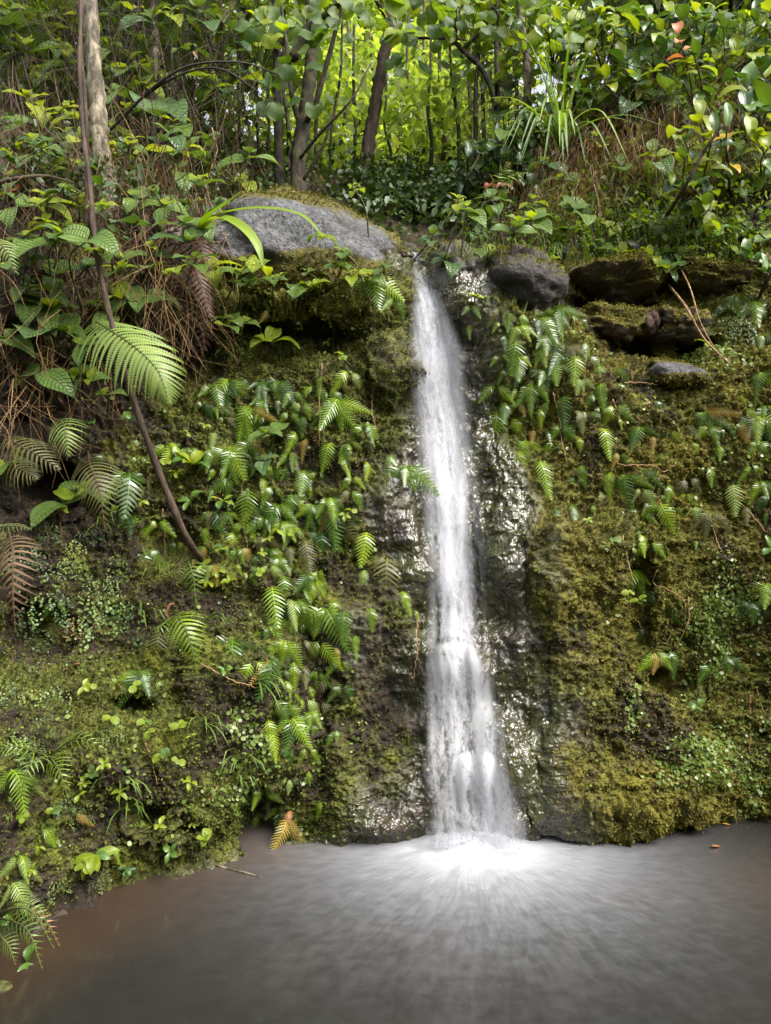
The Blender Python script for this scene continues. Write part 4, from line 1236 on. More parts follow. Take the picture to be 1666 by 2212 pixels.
seedling(208, 1850, 44, 8, ('gloss_lime', 'gloss_green'), 'large pale green', erect=.1)
seedling(372, 1845, 26, 4, ('gloss_green',), 'small glossy')
seedling(285, 1880, 22, 5, ('gloss_green', 'gloss_dark'), 'dark glossy')
seedling(405, 1025, 50, 7, ('gloss_green', 'gloss_lime'), 'large glossy bright green', erect=.3)
seedling(10, 2110, 36, 4, ('gloss_green',), 'glossy dark green')
seedling(10, 1990, 26, 7, ('gloss_green',), 'leafy green')
seedling(470, 1270, 24, 5, ('gloss_lime',), 'star shaped lime')
seedling(475, 1100, 30, 4, ('gloss_green', 'gloss_lime'), 'trailing green')
seedling(415, 1100, 34, 4, ('gloss_green',), 'upright green')
seedling(590, 1210, 14, 6, ('gloss_lime',), 'round leaved lime')
seedling(490, 1460, 22, 5, ('gloss_green',), 'spindly green')
seedling(230, 935, 34, 2, ('gloss_green',), 'single leaved dark green')
seedling(300, 930, 30, 3, ('gloss_dark', 'gloss_green'), 'arching dark green')
seedling(1500, 1535, 24, 4, ('gloss_green',), 'small lone green')
seedling(1660, 1200, 30, 4, ('gloss_green',), 'upright glossy')
for i, (u, v) in enumerate([(165, 1690), (210, 1700), (270, 1720), (150, 1730), (235, 1660), (100, 1760), (60, 1770), (115, 1835), (160, 1880), (65, 1885), (330, 1590), (365, 1580), (300, 1570), (410, 1600), (330, 1640), (395, 1650), (440, 1700), (430, 1780), (310, 1800), (345, 1790), (420, 1820), (255, 1500), (215, 1490), (155, 1500), (245, 1560), (600, 1160), (570, 1180), (620, 1170), (475, 1250), (520, 1270), (540, 1250), (490, 1200), (1020, 665), (1150, 640), (1240, 1140), (1420, 720), (1530, 760), (430, 1240), (350, 1015), (380, 1040), (320, 1100), (450, 940), (430, 955), (640, 730), (700, 760), (760, 790), (1330, 1180), (1340, 1290), (1355, 1310), (755, 1130), (770, 1120), (230, 1120), (95, 1120)]):
    seedling(u, v, rnd.uniform(13, 22), rnd.randint(2, 5), rnd.choice([('round_lime',), ('round_green', 'round_lime'), ('gloss_lime',)]), rnd.choice(['tiny round leaved', 'tiny pale green', 'tiny glossy']), name='small_seedling', word='wall seedling', group='tiny seedlings on the cliff')

# the strap-leaved plant on the left brow, and the fountain-like clump on the right bank
def strap_leaf(parent, pts, w, mat, name='strap_leaf', n=22, twist=0.0):
    sp_ = spline(pts, n)
    V, U, F = [], [], []
    for i, p in enumerate(sp_):
        t_ = i / (n - 1)
        tg = (sp_[min(i + 1, n - 1)] - sp_[max(i - 1, 0)]).normalized()
        sd = tg.cross(Vector((0, -.55, .85))); sd.normalize()
        nr = sd.cross(tg)
        ww_ = w * (0.25 + .75 * min(1, t_ * 3.5)) * (1 - t_ ** 3.2) + .0005
        for k, s in enumerate((-1, -.5, 0, .5, 1)):
            V.append(p + sd * (s * ww_) + nr * (ww_ * .35 * abs(s))); U.append((k / 4, t_))
        if i:
            for k in range(4):
                a = (i - 1) * 5 + k
                F.append((a, a + 1, a + 6, a + 5))
    return obj(name, mesh_np(name, np.array([tuple(v) for v in V]), np.array(F), np.array(U), True, [M[mat]]), parent)


b0 = P(425, 505, 3.52)
root = empty('strap_leaf_plant', b0)
for pts, w in (([(425, 505, 3.52), (450, 470, 3.4), (490, 440, 3.3), (525, 410, 3.25)], 13), ([(425, 505, 3.52), (470, 465, 3.35), (560, 450, 3.2), (650, 465, 3.1), (698, 510, 3.05)], 10),
               ([(425, 505, 3.52), (470, 472, 3.3), (520, 490, 3.1), (555, 530, 3.05), (570, 580, 3.05)], 15), ([(425, 505, 3.52), (450, 480, 3.4), (500, 455, 3.3)], 6), ([(425, 505, 3.52), (440, 475, 3.45), (448, 450, 3.4)], 6), ([(425, 505, 3.52), (470, 480, 3.4), (505, 474, 3.35)], 5)):
    strap_leaf(root, [P(*q) - b0 for q in pts], px(w, 3.2), 'strap')
tag(root, 'strap-leaved plant with long arching blades overhanging the grey boulder', 'plant')
b0 = P(1210, 330, 4.35)
root = empty('sword_leaf_clump', b0)
for i in range(30):
    a = rnd.uniform(0, 2 * PI) if i > 8 else rnd.uniform(-.6, .6) + PI / 2
    Lb = rnd.uniform(.35, .8)
    cxp, up_ = math.cos(a), abs(math.sin(a)) if i <= 8 else max(.15, math.sin(a) * .6)
    out = Vector((cxp * .75, -.45 + .25 * math.sin(i), 0))
    h = Lb * (.55 if i > 8 else .75) * (.4 + .6 * rnd.random())
    pts = [Vector((0, 0, 0)), out * Lb * .25 + Vector((0, 0, h * .7)), out * Lb * .65 + Vector((0, 0, h * (.75 if i > 8 else 1.2))), out * Lb * 1.05 + Vector((0, 0, h * (.1 if i > 8 else 1.45) - (.15 if i > 14 else 0)))]
    strap_leaf(root, pts, .011, rnd.choice(['strap', 'strap_dark', 'strap_dark']), n=16)
tag(root, 'fountain-like clump of long narrow sword leaves on the right bank', 'plant')

# ------------------------------------------------------------------ ferns
def frond_mesh(name, mat, n=17, Wd=.17, a0=.7, a1=-1.5, sweep=.35, gap=.93, sag=.25, curve=0.0, seed=0, teeth=0, basew=.55):
    """pinnate frond: unit length, base at origin, outward -Y, up +Z; arcs over and hangs"""
    r = random.Random(seed)
    mb = MB()
    m = n * 2
    pos, tan = [], []
    y = z = x = 0.0
    for i in range(m + 1):
        t_ = i / m
        th = a0 + (a1 - a0) * min(1, t_ * 2.4) ** .8
        ph = curve * t_
        tg = Vector((math.sin(ph) * .6, -math.cos(th), math.sin(th))); tg.normalize()
        pos.append(Vector((x, y, z))); tan.append(tg)
        x += tg.x / m; y += tg.y / m; z += tg.z / m
    # midrib
    for i in range(m):
        w = .009 * (1 - i / m) + .002
        a, b = pos[i], pos[i + 1]
        mb.add([a - Vector((w, 0, 0)), a + Vector((w, 0, 0)), b + Vector((w, 0, 0)), b - Vector((w, 0, 0))], [(0, 1, 2, 3)], [(0, i / m)] * 4)
    for k in range(n):
        t_ = .10 + .88 * (k + .3) / n
        i = t_ * m; i0 = min(int(i), m - 1)
        p = pos[i0].lerp(pos[i0 + 1], i - i0); tg = tan[i0]
        nr = Vector((1, 0, 0)).cross(tg); nr.normalize()
        if nr.y > 0 and abs(nr.y) > abs(nr.z): nr = -nr
        if nr.z < -.3 and nr.y > 0: nr = -nr
        prof = (basew + (1 - basew) * min(1, (t_ - .08) / .22)) * (1 - t_) ** .72 * 1.25
        L = Wd * prof * r.uniform(.92, 1.08) + .008
        sp_ = .88 / n * gap
        for s in (-1, 1):
            dirn = (Vector((s, 0, 0)) * math.cos(sweep) + tg * math.sin(sweep + .4 * t_)); dirn.normalize()
            pts = []
            q = p.copy()
            nsg = 3
            tw = r.uniform(-.12, .12)
            for j in range(nsg + 1):
                f = j / nsg
                c = p + dirn * (L * f) - nr * (sag * L * f * f) + tg * (L * .18 * f * f)
                wj = sp_ * .5 * (1 - f ** 2.2 * .92) * (1.0 + (.12 if j == 1 else 0))
                pts.append((c - tg * wj + nr * (tw * wj), c + tg * wj - nr * (tw * wj)))
            V, U, F = [], [], []
            for j, (a, b) in enumerate(pts):
                V += [a, b]; U += [(max(.02, j / nsg), t_)] * 2
            for j in range(nsg):
                F.append((j * 2, j * 2 + 1, j * 2 + 3, j * 2 + 2) if s > 0 else (j * 2, j * 2 + 2, j * 2 + 3, j * 2 + 1))
            mb.add(V, F, U)
    return mb.mesh(name, M[mat], False)


FR = {}
for mk in ('fern_bright', 'fern_mid', 'fern_dark', 'fern_olive', 'fern_pale', 'fern_tan', 'fern_salmon', 'fern_dead', 'fern_red'):
    FR[mk] = [frond_mesh('frond', mk, 12, .26, .15, -1.45, .35, .70, .15, .0, 1), frond_mesh('frond', mk, 13, .22, .4, -1.5, .4, .70, .15, .3, 2), frond_mesh('frond', mk, 11, .29, .0, -1.5, .3, .72, .2, -.25, 3), frond_mesh('frond', mk, 15, .20, .5, -1.35, .4, .70, .15, .12, 4, basew=.7)]

TONES = {'b': 'fern_bright', 'm': 'fern_mid', 'd': 'fern_dark', 'o': 'fern_olive', 'p': 'fern_pale', 't': 'fern_tan', 's': 'fern_salmon', 'x': 'fern_dead', 'r': 'fern_red'}
LOOK = {'b': 'bright green', 'm': 'mid green', 'd': 'dark glossy', 'o': 'olive', 'p': 'pale green', 't': 'tan withered', 's': 'salmon', 'x': 'dead brown', 'r': 'dead reddish brown'}
NUM = {1: 'single-frond', 2: 'two-frond', 3: 'three-frond', 4: 'four-frond', 5: 'five-frond', 6: 'six-frond', 7: 'seven-frond', 8: 'eight-frond'}


def fern(u, v, size, n=1, tone='m', spread=None, name='wall_fern', lean=0.0, extra=None, off=.0):
    p, nm = surf(u, v)
    if p is None: return
    p = p + nm * off
    outv = Vector((nm.x, nm.y, 0))
    if outv.length < .2: outv = Vector((0, -1, 0))
    outv = (outv.normalized() + Vector((-p.x * .25, -1.0, 0))).normalized()
    yaw = math.atan2(outv.x, -outv.y)
    root = empty(name, p, (0, 0, yaw))
    L0 = px(size, p.y) * 1.24
    sp_ = spread if spread is not None else (.0 if n == 1 else min(1.15, .25 + .16 * n))
    for k in range(n):
        f = 0 if n == 1 else (k / (n - 1) * 2 - 1)
        roll = -(f * sp_ + rnd.uniform(-.18, .18) + lean)
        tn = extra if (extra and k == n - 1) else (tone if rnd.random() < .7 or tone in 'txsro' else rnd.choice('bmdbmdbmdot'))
        me = rnd.choice(FR[TONES[tn]])
        m = Matrix.Translation((f * .012, -.004 * (k % 3), .006 * rnd.random())) @ Matrix.Rotation(rnd.uniform(-.35, .35), 4, 'Z') @ Matrix.Rotation(roll, 4, 'Y') @ Matrix.Rotation(rnd.uniform(-.2, .25) + (.25 if abs(f) > .5 else 0), 4, 'X') @ Matrix.Scale(L0 * rnd.uniform(.6, 1.25) * (1 if n == 1 else (1.05 - .25 * abs(f))), 4)
        obj('frond', me, root, mat4=m)
    pend(root, LOOK[tone] + ' ' + NUM[min(n, 8)], 'fern', 'fern', u, v, 'ferns hanging on the cliff')
    return root


FERNS = """808,569,60,3,d 802,609,70,6,m 852,649,42,2,m 563,642,36,2,b 580,672,32,2,m 712,699,26,2,b 1018,665,36,2,b 1018,707,30,1,m 605,825,50,5,d 565,829,42,4,d 732,872,78,8,b 785,919,46,3,m 642,935,48,2,b
665,950,58,1,b 718,956,52,1,b 732,989,56,1,b 790,999,52,1,b 762,1032,52,2,m 592,1009,62,2,b 622,1009,46,2,d 658,1045,38,2,b 635,1069,48,4,m 845,986,46,1,b 872,1009,90,4,m 605,1092,60,5,m 638,1080,46,2,b 682,1092,52,4,m 725,1108,62,6,d 575,1118,42,3,m
635,1146,52,2,p 658,1168,52,1,o 698,1150,62,3,d 792,1150,56,1,b 635,1225,36,2,p 692,1232,76,2,b 788,1232,56,1,p 838,1206,80,3,o 867,1280,42,1,b 588,1268,78,1,b 618,1296,62,1,p 643,1300,56,4,m 678,1296,46,2,p 702,1314,90,4,m 718,1296,42,1,b 745,1322,46,1,d 737,1346,42,1,b 800,1313,42,1,m 895,1320,32,1,b
772,1376,48,1,b 618,1386,56,3,b 648,1386,48,2,o 695,1386,78,2,b 582,1426,62,4,d 605,1420,52,2,d 657,1440,52,1,o 688,1452,48,3,m 618,1473,76,1,b 658,1512,48,2,p 712,1466,52,2,o 628,1550,80,4,b 665,1566,66,2,m 688,1516,52,2,o
668,1668,32,1,b 625,1682,36,3,p 565,1695,52,2,b 580,1722,32,1,o 608,1742,56,3,m 698,1735,38,1,b 620,1770,82,2,t 630,1752,42,1,s 562,1758,48,2,m 592,1788,48,2,o 600,1620,40,2,d
1191,672,62,5,m 1164,690,50,4,d 1118,640,32,2,b 1194,740,56,3,d 1174,727,50,3,m 1204,767,52,2,d 1241,770,48,1,b 1234,803,48,1,m 1264,773,62,2,d 1294,793,58,1,b 1304,833,58,1,b 1328,797,42,2,m 1328,830,38,2,m 1228,857,62,1,p 1151,833,52,3,m 1118,773,52,3,m 1118,840,42,2,b 1154,823,48,2,p 1188,870,38,1,p 1141,897,32,2,m 1271,890,52,2,d 1244,920,62,2,m 1298,930,62,1,b
1408,867,42,2,d 1388,923,52,3,m 1411,947,46,1,p 1524,893,66,6,d 1534,923,52,3,m 1591,917,58,2,b 1631,903,58,5,d 1596,857,42,2,b 1608,887,38,2,m 1624,660,60,5,m 1591,690,60,4,d 1644,727,46,3,m 1654,807,60,5,m 1121,977,68,1,b 1161,1000,78,1,b 1258,1007,52,1,b 1244,1033,42,2,d 1321,1023,76,1,b 1354,1027,62,4,m 1388,1017,62,2,d 1384,1057,42,2,p 1484,1033,52,2,o 1294,1063,32,1,p 1421,1070,40,2,b 1441,1050,56,1,m 1431,983,32,1,b 1618,1007,38,2,m 1641,1043,48,3,m 1662,1073,42,2,b
1198,1100,34,1,d 1231,1096,42,1,d 1281,1093,24,1,m 1351,1100,48,2,m 1384,1108,58,2,d 1421,1088,72,2,b 1404,1090,56,2,m 1378,1156,34,1,b 1401,1173,42,2,b 1381,1235,86,4,b 1428,1280,62,2,d 1398,1360,38,2,d 1411,1410,48,3,b 1444,1406,38,1,b 1531,1436,48,2,m 1568,1416,72,3,d 1504,1170,28,1,b 1658,1262,66,4,b 1624,1300,38,3,d
500,823,62,7,d 463,833,48,3,m 360,963,48,4,b 407,970,42,3,m 493,970,70,5,m 467,1013,42,2,b 487,903,28,2,p 543,883,60,4,b 547,956,56,3,m 277,1023,80,3,d 343,1126,52,2,b 383,1170,46,2,m 447,1183,48,4,d 483,1193,34,2,b 513,1186,48,3,m 350,1366,52,3,o 507,1383,68,7,d 547,1432,72,2,b 300,1450,66,5,b 330,1473,38,2,b 267,1530,42,3,p 283,1112,52,3,d 310,1190,50,3,d 340,1220,40,2,m
80,1795,46,2,b 40,1850,60,3,p 22,1910,82,3,p 160,1758,42,2,t 247,1835,36,1,b 17,1665,82,3,m 62,1675,90,2,p 300,990,40,2,m 230,985,36,2,d 540,1060,50,3,m 560,1095,44,3,d 530,1130,42,2,b 465,1060,38,2,m 120,1300,40,2,m 440,870,36,2,d 470,880,40,3,d 540,1240,34,2,b
780,580,40,3,d 830,640,36,2,m 1080,770,36,2,b 1095,800,40,2,m 1090,870,40,1,m 1100,905,50,2,b 1060,640,26,2,b 1250,690,30,2,d 1340,730,34,2,b 1290,700,36,2,m 1600,640,44,3,m 1560,660,40,2,d 1650,880,44,3,m 1570,930,40,2,d 1480,920,36,2,o 1340,980,40,2,m 1210,920,44,2,m 1180,935,40,1,d""".split()
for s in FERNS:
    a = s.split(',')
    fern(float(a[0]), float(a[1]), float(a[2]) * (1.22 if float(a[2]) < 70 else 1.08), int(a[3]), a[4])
r3 = random.Random(5)
tk = [tuple(map(float, s.split(',')[:2])) for s in FERNS]
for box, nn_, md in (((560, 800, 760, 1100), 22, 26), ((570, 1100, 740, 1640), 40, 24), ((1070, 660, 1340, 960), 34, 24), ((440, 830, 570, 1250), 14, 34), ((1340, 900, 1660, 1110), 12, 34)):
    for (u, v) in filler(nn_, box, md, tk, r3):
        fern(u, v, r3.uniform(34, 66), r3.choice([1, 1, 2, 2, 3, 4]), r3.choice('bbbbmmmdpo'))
# hanging dead fern fronds, reddish brown, on the left wall
for (u, v, s, n) in [(380, 490, 120, 5), (410, 540, 130, 5), (430, 620, 120, 4), (355, 470, 110, 4), (440, 470, 90, 4), (400, 600, 130, 4), (330, 480, 90, 3), (560, 720, 60, 2)]:
    fern(u, v, s, n, 'r', spread=.3, name='dead_fern', off=.05)

# large fronds with every pinna a leaflet of its own
PIN = {}


def pinna_mesh(mat, n=20, w=.075, droop=.5):
    """leaflet along +X (unit), toothed both sides, face +Z, tip curling down"""
    mb = MB()
    for i in range(n):
        f0, f1 = i / n, (i + 1) / n
        fm = (f0 + f1) / 2
        z0, z1 = -droop * f0 ** 2, -droop * f1 ** 2
        ww_ = w * (1 - f0 ** 1.7) * (1 if i else .8) + .004
        for s in (-1, 1):
            V = [(f0, 0, z0), (f1, 0, z1), (f1 + .012, s * ww_ * .5, z1 - .008), (f0 + .045, s * ww_ * 1.15, z0 - .014)]
            mb.add(V, [(0, 1, 2, 3) if s > 0 else (0, 3, 2, 1)], [(0, f0), (0, f1), (1, f1), (1, f0)])
    return mb.mesh('leaflet', M[mat], False)


def big_frond(root, pts, wid_px, d, mat, npair=24, normal=Vector((0, -.8, .6)), droop=.5, start=.08, tri=False, w=.075):
    if mat not in PIN: PIN[mat] = [pinna_mesh(mat, 20, w, droop), pinna_mesh(mat, 18, w * 1.1, droop * 1.3)]
    base = Vector(root.location)
    sp_ = spline([p - base for p in pts], 41)
    mb = MB(); mb.tube(sp_, np.linspace(.0045, .001, 41), 5)
    fr = obj('frond', mb.mesh('frond', M['stem_green'] if mat not in ('fern_dead', 'fern_olive') else M['stem_brown']), root)
    W0 = px(wid_px, d)
    for k in range(npair):
        t_ = start + (1 - start) * (k + .5) / npair
        i = t_ * 40; i0 = min(int(i), 39)
        p = sp_[i0].lerp(sp_[i0 + 1], i - i0)
        tg = (sp_[i0 + 1] - sp_[max(0, i0 - 1)]).normalized()
        sd = tg.cross(normal).normalized()
        nr = sd.cross(tg).normalized()
        tt = (t_ - start) / (1 - start)
        L = W0 * (min(1, .62 + tt * 1.6) * (1 - tt ** 2.3) * .98 + .05)
        for s in (-1, 1):
            ang = .30 + .75 * tt ** 1.5 + rnd.uniform(-.05, .05)
            xd = (sd * s * math.cos(ang) + tg * math.sin(ang)).normalized()
            zd = nr; yd = zd.cross(xd).normalized(); zd = xd.cross(yd)
            if s < 0: pass
            ys_ = min(L, W0 * .75) if L > 0 else L
            m = Matrix.Translation(p) @ Matrix((xd, yd, zd)).transposed().to_4x4() @ Matrix.Diagonal((L, max(L, W0 * .55), L, 1))
            obj('leaflet', rnd.choice(PIN[mat]), fr, mat4=m)
    return fr


def big_fern(label, fronds, base, mat_names, cat='fern', name='tree_fern', group=None):
    root = empty(name, base)
    for (pts, wid, d, mat, npair) in fronds:
        big_frond(root, pts, wid, d, mat, npair)
    tag(root, label, cat, group)
    return root


def anch(u, v):
    p, n = surf(u, v)
    return p


big_fern('large arching pale green fern frond crossing the leaning dark stem', [([anch(200, 690), P(225, 705, 3.0), P(285, 745, 2.8), P(340, 800, 2.72), P(366, 872, 2.70)], 104, 2.75, 'fern_pale', 30)], anch(200, 690), None)
big_fern('small fan-like pale fern frond below the large arching one', [([anch(118, 905), P(135, 912, 2.95), P(143, 945, 2.88), P(148, 985, 2.86)], 50, 2.9, 'fern_pale', 13)], anch(118, 905), None)
big_fern('olive brown drooping fern frond left of the leaning dark stem', [([anch(190, 975), P(195, 1005, 2.95), P(215, 1060, 2.85), P(228, 1150, 2.85)], 62, 2.9, 'fern_olive', 19)], anch(190, 975), None)
big_fern('withered brown fern frond hanging at the left edge of the wall', [([anch(20, 1150), P(27, 1190, 2.75), P(28, 1270, 2.68), P(34, 1370, 2.68)], 58, 2.7, 'fern_dead', 16)], anch(20, 1150), None)
big_fern('dark olive fern fronds in shade at the far left', [([anch(5, 940), P(40, 960, 2.95), P(85, 985, 2.9), P(130, 1015, 2.88)], 52, 2.9, 'fern_olive', 14), ([anch(5, 980), P(40, 1010, 2.95), P(80, 1035, 2.9)], 46, 2.9, 'fern_olive', 12)], anch(5, 960), None)
big_fern('long bright green fern frond hanging below the foot of the leaning stem', [([anch(375, 1325), P(388, 1335, 3.02), P(412, 1390, 2.95), P(428, 1470, 2.95)], 52, 2.95, 'fern_bright', 17), ([anch(375, 1330), P(350, 1350, 3.02), P(330, 1370, 3.0)], 26, 3.0, 'fern_mid', 10)], anch(375, 1325), None)
big_fern('dark green fern frond hanging at the leaning stem\'s lower end', [([anch(400, 1210), P(410, 1220, 3.08), P(420, 1265, 3.02), P(424, 1330, 3.02)], 36, 3.05, 'fern_mid', 14), ([anch(395, 1205), P(388, 1225, 3.08), P(384, 1260, 3.05)], 26, 3.05, 'fern_olive', 11)], anch(400, 1210), None)
big_fern('yellow-green fern with star-like fronds near the pool\'s left bank', [([anch(105, 1640), P(118, 1625, 2.55), P(170, 1595, 2.42), P(232, 1622, 2.38)], 34, 2.45, 'fern_bright', 14), ([anch(105, 1640), P(112, 1640, 2.55), P(130, 1670, 2.45), P(152, 1740, 2.42)], 36, 2.45, 'fern_bright', 13), ([anch(105, 1640), P(95, 1635, 2.55), P(60, 1660, 2.45), P(42, 1745, 2.42)], 34, 2.45, 'fern_pale', 13), ([anch(105, 1640), P(80, 1625, 2.5), P(30, 1612, 2.42), P(-20, 1625, 2.4)], 32, 2.45, 'fern_bright', 13)], anch(105, 1640), None)
big_fern('spreading green fern with one salmon frond in the lower left corner', [([anch(-10, 1990), P(10, 1985, 2.15), P(60, 2010, 2.05), P(92, 2095, 2.02)], 40, 2.05, 'fern_mid', 18), ([anch(-10, 1990), P(20, 1965, 2.12), P(70, 1970, 2.05), P(118, 2050, 2.02)], 36, 2.05, 'fern_mid', 16), ([anch(-10, 1990), P(40, 1960, 2.14), P(95, 1985, 2.08), P(130, 2045, 2.06)], 26, 2.05, 'fern_salmon', 14), ([anch(-10, 2000), P(0, 2020, 2.12), P(20, 2045, 2.04), P(34, 2085, 2.02)], 30, 2.05, 'fern_mid', 14), ([anch(-10, 1985), P(30, 1950, 2.15), P(70, 1955, 2.1), P(105, 1975, 2.08)], 24, 2.05, 'fern_pale', 12)], anch(-10, 1990), None)
big_fern('bright fern frond tip at the left edge above the brown one', [([anch(-40, 1130), P(-10, 1138, 2.75), P(35, 1136, 2.68), P(70, 1144, 2.66)], 20, 2.7, 'fern_pale', 13)], anch(-40, 1130), None)
big_fern('faded fern fronds at the left edge under the shrubs', [([anch(-30, 520), P(-10, 520, 2.95), P(15, 545, 2.9), P(35, 590, 2.88)], 38, 2.9, 'fern_pale', 14)], anch(-30, 520), None)
big_fern('brownish translucent fern frond beside the pale trunk\'s foot', [([anch(170, 490), P(172, 460, 3.3), P(168, 430, 3.2), P(165, 410, 3.15)], 40, 3.2, 'fern_olive', 13)], anch(170, 490), None)
big_fern('yellow-green fern frond behind the pale trunk among dry twigs', [([P(300, 175, 4.4), P(330, 160, 4.2), P(390, 158, 4.1), P(440, 170, 4.05)], 20, 4.1, 'fern_pale', 16)], P(300, 175, 4.4), None)
big_fern('yellowish fern on the right bank beside the pink tipped bush', [([anch(1060, 430), P(1072, 400, 4.3), P(1085, 370, 4.2), P(1100, 350, 4.15)], 34, 4.2, 'fern_bright', 12), ([anch(1060, 430), P(1085, 395, 4.25), P(1115, 375, 4.15), P(1135, 372, 4.1)], 28, 4.2, 'fern_bright', 12)], anch(1060, 430), None)

# ------------------------------------------------------------------ maidenhair ferns
def maiden_mesh(mat, seed, n=46):
    """hanging spray of little fan leaflets on thin stalks; unit length, outward -Y"""
    r = random.Random(seed)
    mb = MB()
    for k in range(n):
        t_ = (k + .5) / n
        s = r.uniform(-1, 1)
        wmax = .34 * math.sin(PI * min(1, t_ * .9 + .12)) ** .7 * (1 - t_ * .45)
        x = s * wmax
        y = -.10 - .22 * math.sin(PI * .6 * t_) + .10 * abs(s) + r.uniform(-.03, .03)
        z = .10 - .95 * t_ - .12 * abs(s)
        w = r.uniform(.045, .07)
        a = r.uniform(-.5, .5) - s * .5
        nr = Vector((r.uniform(-.5, .5), -.8, r.uniform(.1, .9))).normalized()
        dn = Vector((math.sin(a), 0, -math.cos(a))); dn = (dn - nr * dn.dot(nr)).normalized()
        sd = dn.cross(nr)
        c = Vector((x, y, z))
        V = [c - dn * w * .5, c + sd * w * .55 + dn * w * .1, c + sd * w * .35 + dn * w * .5, c + dn * w * .6, c - sd * w * .35 + dn * w * .5, c - sd * w * .55 + dn * w * .1]
        mb.add(V, [(0, 1, 2, 3, 4, 5)])
    return mb.mesh('maidenhair_spray', M[mat], False)


MAI = {k: [maiden_mesh(k, s) for s in range(3)] for k in ('maiden', 'maiden_dark', 'maiden_yellow', 'maiden_brown')}
for (u, v, s, n, tn) in [(155, 1185, 66, 3, 'maiden_yellow'), (130, 1225, 62, 3, 'maiden'), (245, 1215, 56, 3, 'maiden'), (225, 1255, 64, 3, 'maiden'), (110, 1290, 80, 3, 'maiden_dark'), (70, 1360, 90, 3, 'maiden_dark'), (215, 1300, 100, 4, 'maiden'), (165, 1335, 56, 2, 'maiden_brown'), (275, 1310, 80, 3, 'maiden_dark'), (40, 1190, 70, 3, 'maiden_dark'), (70, 1505, 70, 3, 'maiden_yellow'), (15, 1490, 80, 3, 'maiden_dark'), (115, 1500, 60, 3, 'maiden'), (30, 1600, 60, 3, 'maiden'), (55, 1605, 50, 2, 'maiden'), (170, 1745, 46, 2, 'maiden'), (15, 1760, 46, 2, 'maiden_yellow'), (120, 1740, 46, 2, 'maiden_dark'), (160, 910, 60, 3, 'maiden_dark'), (250, 1110, 56, 3, 'maiden_dark'), (80, 1140, 50, 2, 'maiden_dark'), (190, 1150, 44, 2, 'maiden_dark'), (60, 1450, 50, 2, 'maiden'), (90, 1560, 60, 2, 'maiden_dark'), (230, 1580, 44, 2, 'maiden'), (1640, 380, 50, 2, 'maiden_dark'), (1590, 700, 60, 3, 'maiden_dark'), (1540, 690, 50, 3, 'maiden'), (640, 715, 44, 3, 'maiden_dark'), (600, 720, 40, 2, 'maiden'), (120, 1905, 40, 2, 'maiden'), (205, 1900, 36, 2, 'maiden')]:
    p, nm = surf(u, v)
    yaw = math.atan2(nm.x, -nm.y)
    root = empty('maidenhair_fern', p + nm * .01, (0, 0, yaw * .6))
    for k in range(n + 1):
        f = k / n * 2 - 1
        m = Matrix.Translation((f * px(s * .3, p.y), -.01 * (k % 2), .01 * (k % 3))) @ Matrix.Rotation(rnd.uniform(-.4, .4) - f * .45, 4, 'Y') @ Matrix.Rotation(rnd.uniform(-.3, .3), 4, 'X') @ Matrix.Scale(px(s, p.y) * rnd.uniform(.8, 1.2), 4)
        obj('spray', rnd.choice(MAI[tn if rnd.random() < .8 else 'maiden']), root, mat4=m)
    pend(root, {'maiden': 'fresh green', 'maiden_dark': 'dark green', 'maiden_yellow': 'bright yellow-green', 'maiden_brown': 'yellow-brown'}[tn], 'maidenhair fern', 'fern', u, v, 'maidenhair ferns on the cliff')

# ------------------------------------------------------------------ stems, vines, roots, sticks
def stem_thing(name, pts, r0, r1, mat, label, cat, twigs=0, n=40, wob_=0.0, sides=8, group=None, pending=None):
    base = Vector(pts[0])
    sp_ = spline([Vector(p) - base for p in pts], n)
    if wob_:
        for i, q in enumerate(sp_[1:-1]):
            sp_[i + 1] = q + Vector((rnd.uniform(-1, 1), rnd.uniform(-1, 1), rnd.uniform(-1, 1))) * wob_
    mb = MB(); mb.tube(sp_, np.linspace(r0, r1, n) * (1 + .12 * np.sin(np.arange(n) * 1.7)), sides)
    o = obj(name, mb.mesh(name, M[mat]), None, base)
    if pending: pend(o, pending, label, cat, *pts_uv(pts), group)
    else: tag(o, label, cat, group)
    return o


def pts_uv(pts):
    p = Vector(pts[len(pts) // 2])
    return 833 + p.x / (K * p.y), 1106 - (p.z - EYE) / (K * p.y)


stem_thing('leaning_sapling', [anch(438, 1215) + Vector((0, .03, 0)), P(405, 1165, 3.12), P(350, 1035, 3.02), P(300, 900, 2.98), P(270, 800, 2.95), P(232, 660, 2.95), P(205, 520, 2.97), P(195, 400, 3.02), P(180, 290, 3.08), P(172, 140, 3.12), P(176, -60, 3.2), P(170, -400, 3.4)], px(8, 3.1), px(4, 3), 'bark_brown', 'thin dark stem leaning down across the left wall in front of ferns', 'stem', n=60)
stem_thing('thin_stem', [P(185, 500, 3.3), P(188, 300, 3.2), P(176, 120, 3.2), P(172, 40, 3.2), P(155, -40, 3.2), P(120, -300, 3.3)], px(5, 3.2), px(3, 3.2), 'bark_brown', 'second thin purple-brown stem rising beside the pale trunk', 'stem')
stem_thing('arching_stem', [P(270, 250, 3.9), P(330, 190, 3.7), P(410, 142, 3.6), P(520, 135, 3.6), P(600, 160, 3.7)], px(3.4, 3.7), px(1.5, 3.7), 'stem_dark', 'bare dark stem arching over from the left shrubs', 'stem')
stem_thing('arching_stem', [P(230, 290, 3.9), P(310, 210, 3.75), P(400, 158, 3.6), P(480, 150, 3.55), P(560, 200, 3.55)], px(3.2, 3.7), px(1.5, 3.7), 'stem_dark', 'lower bare dark stem arching over below its twin', 'stem')
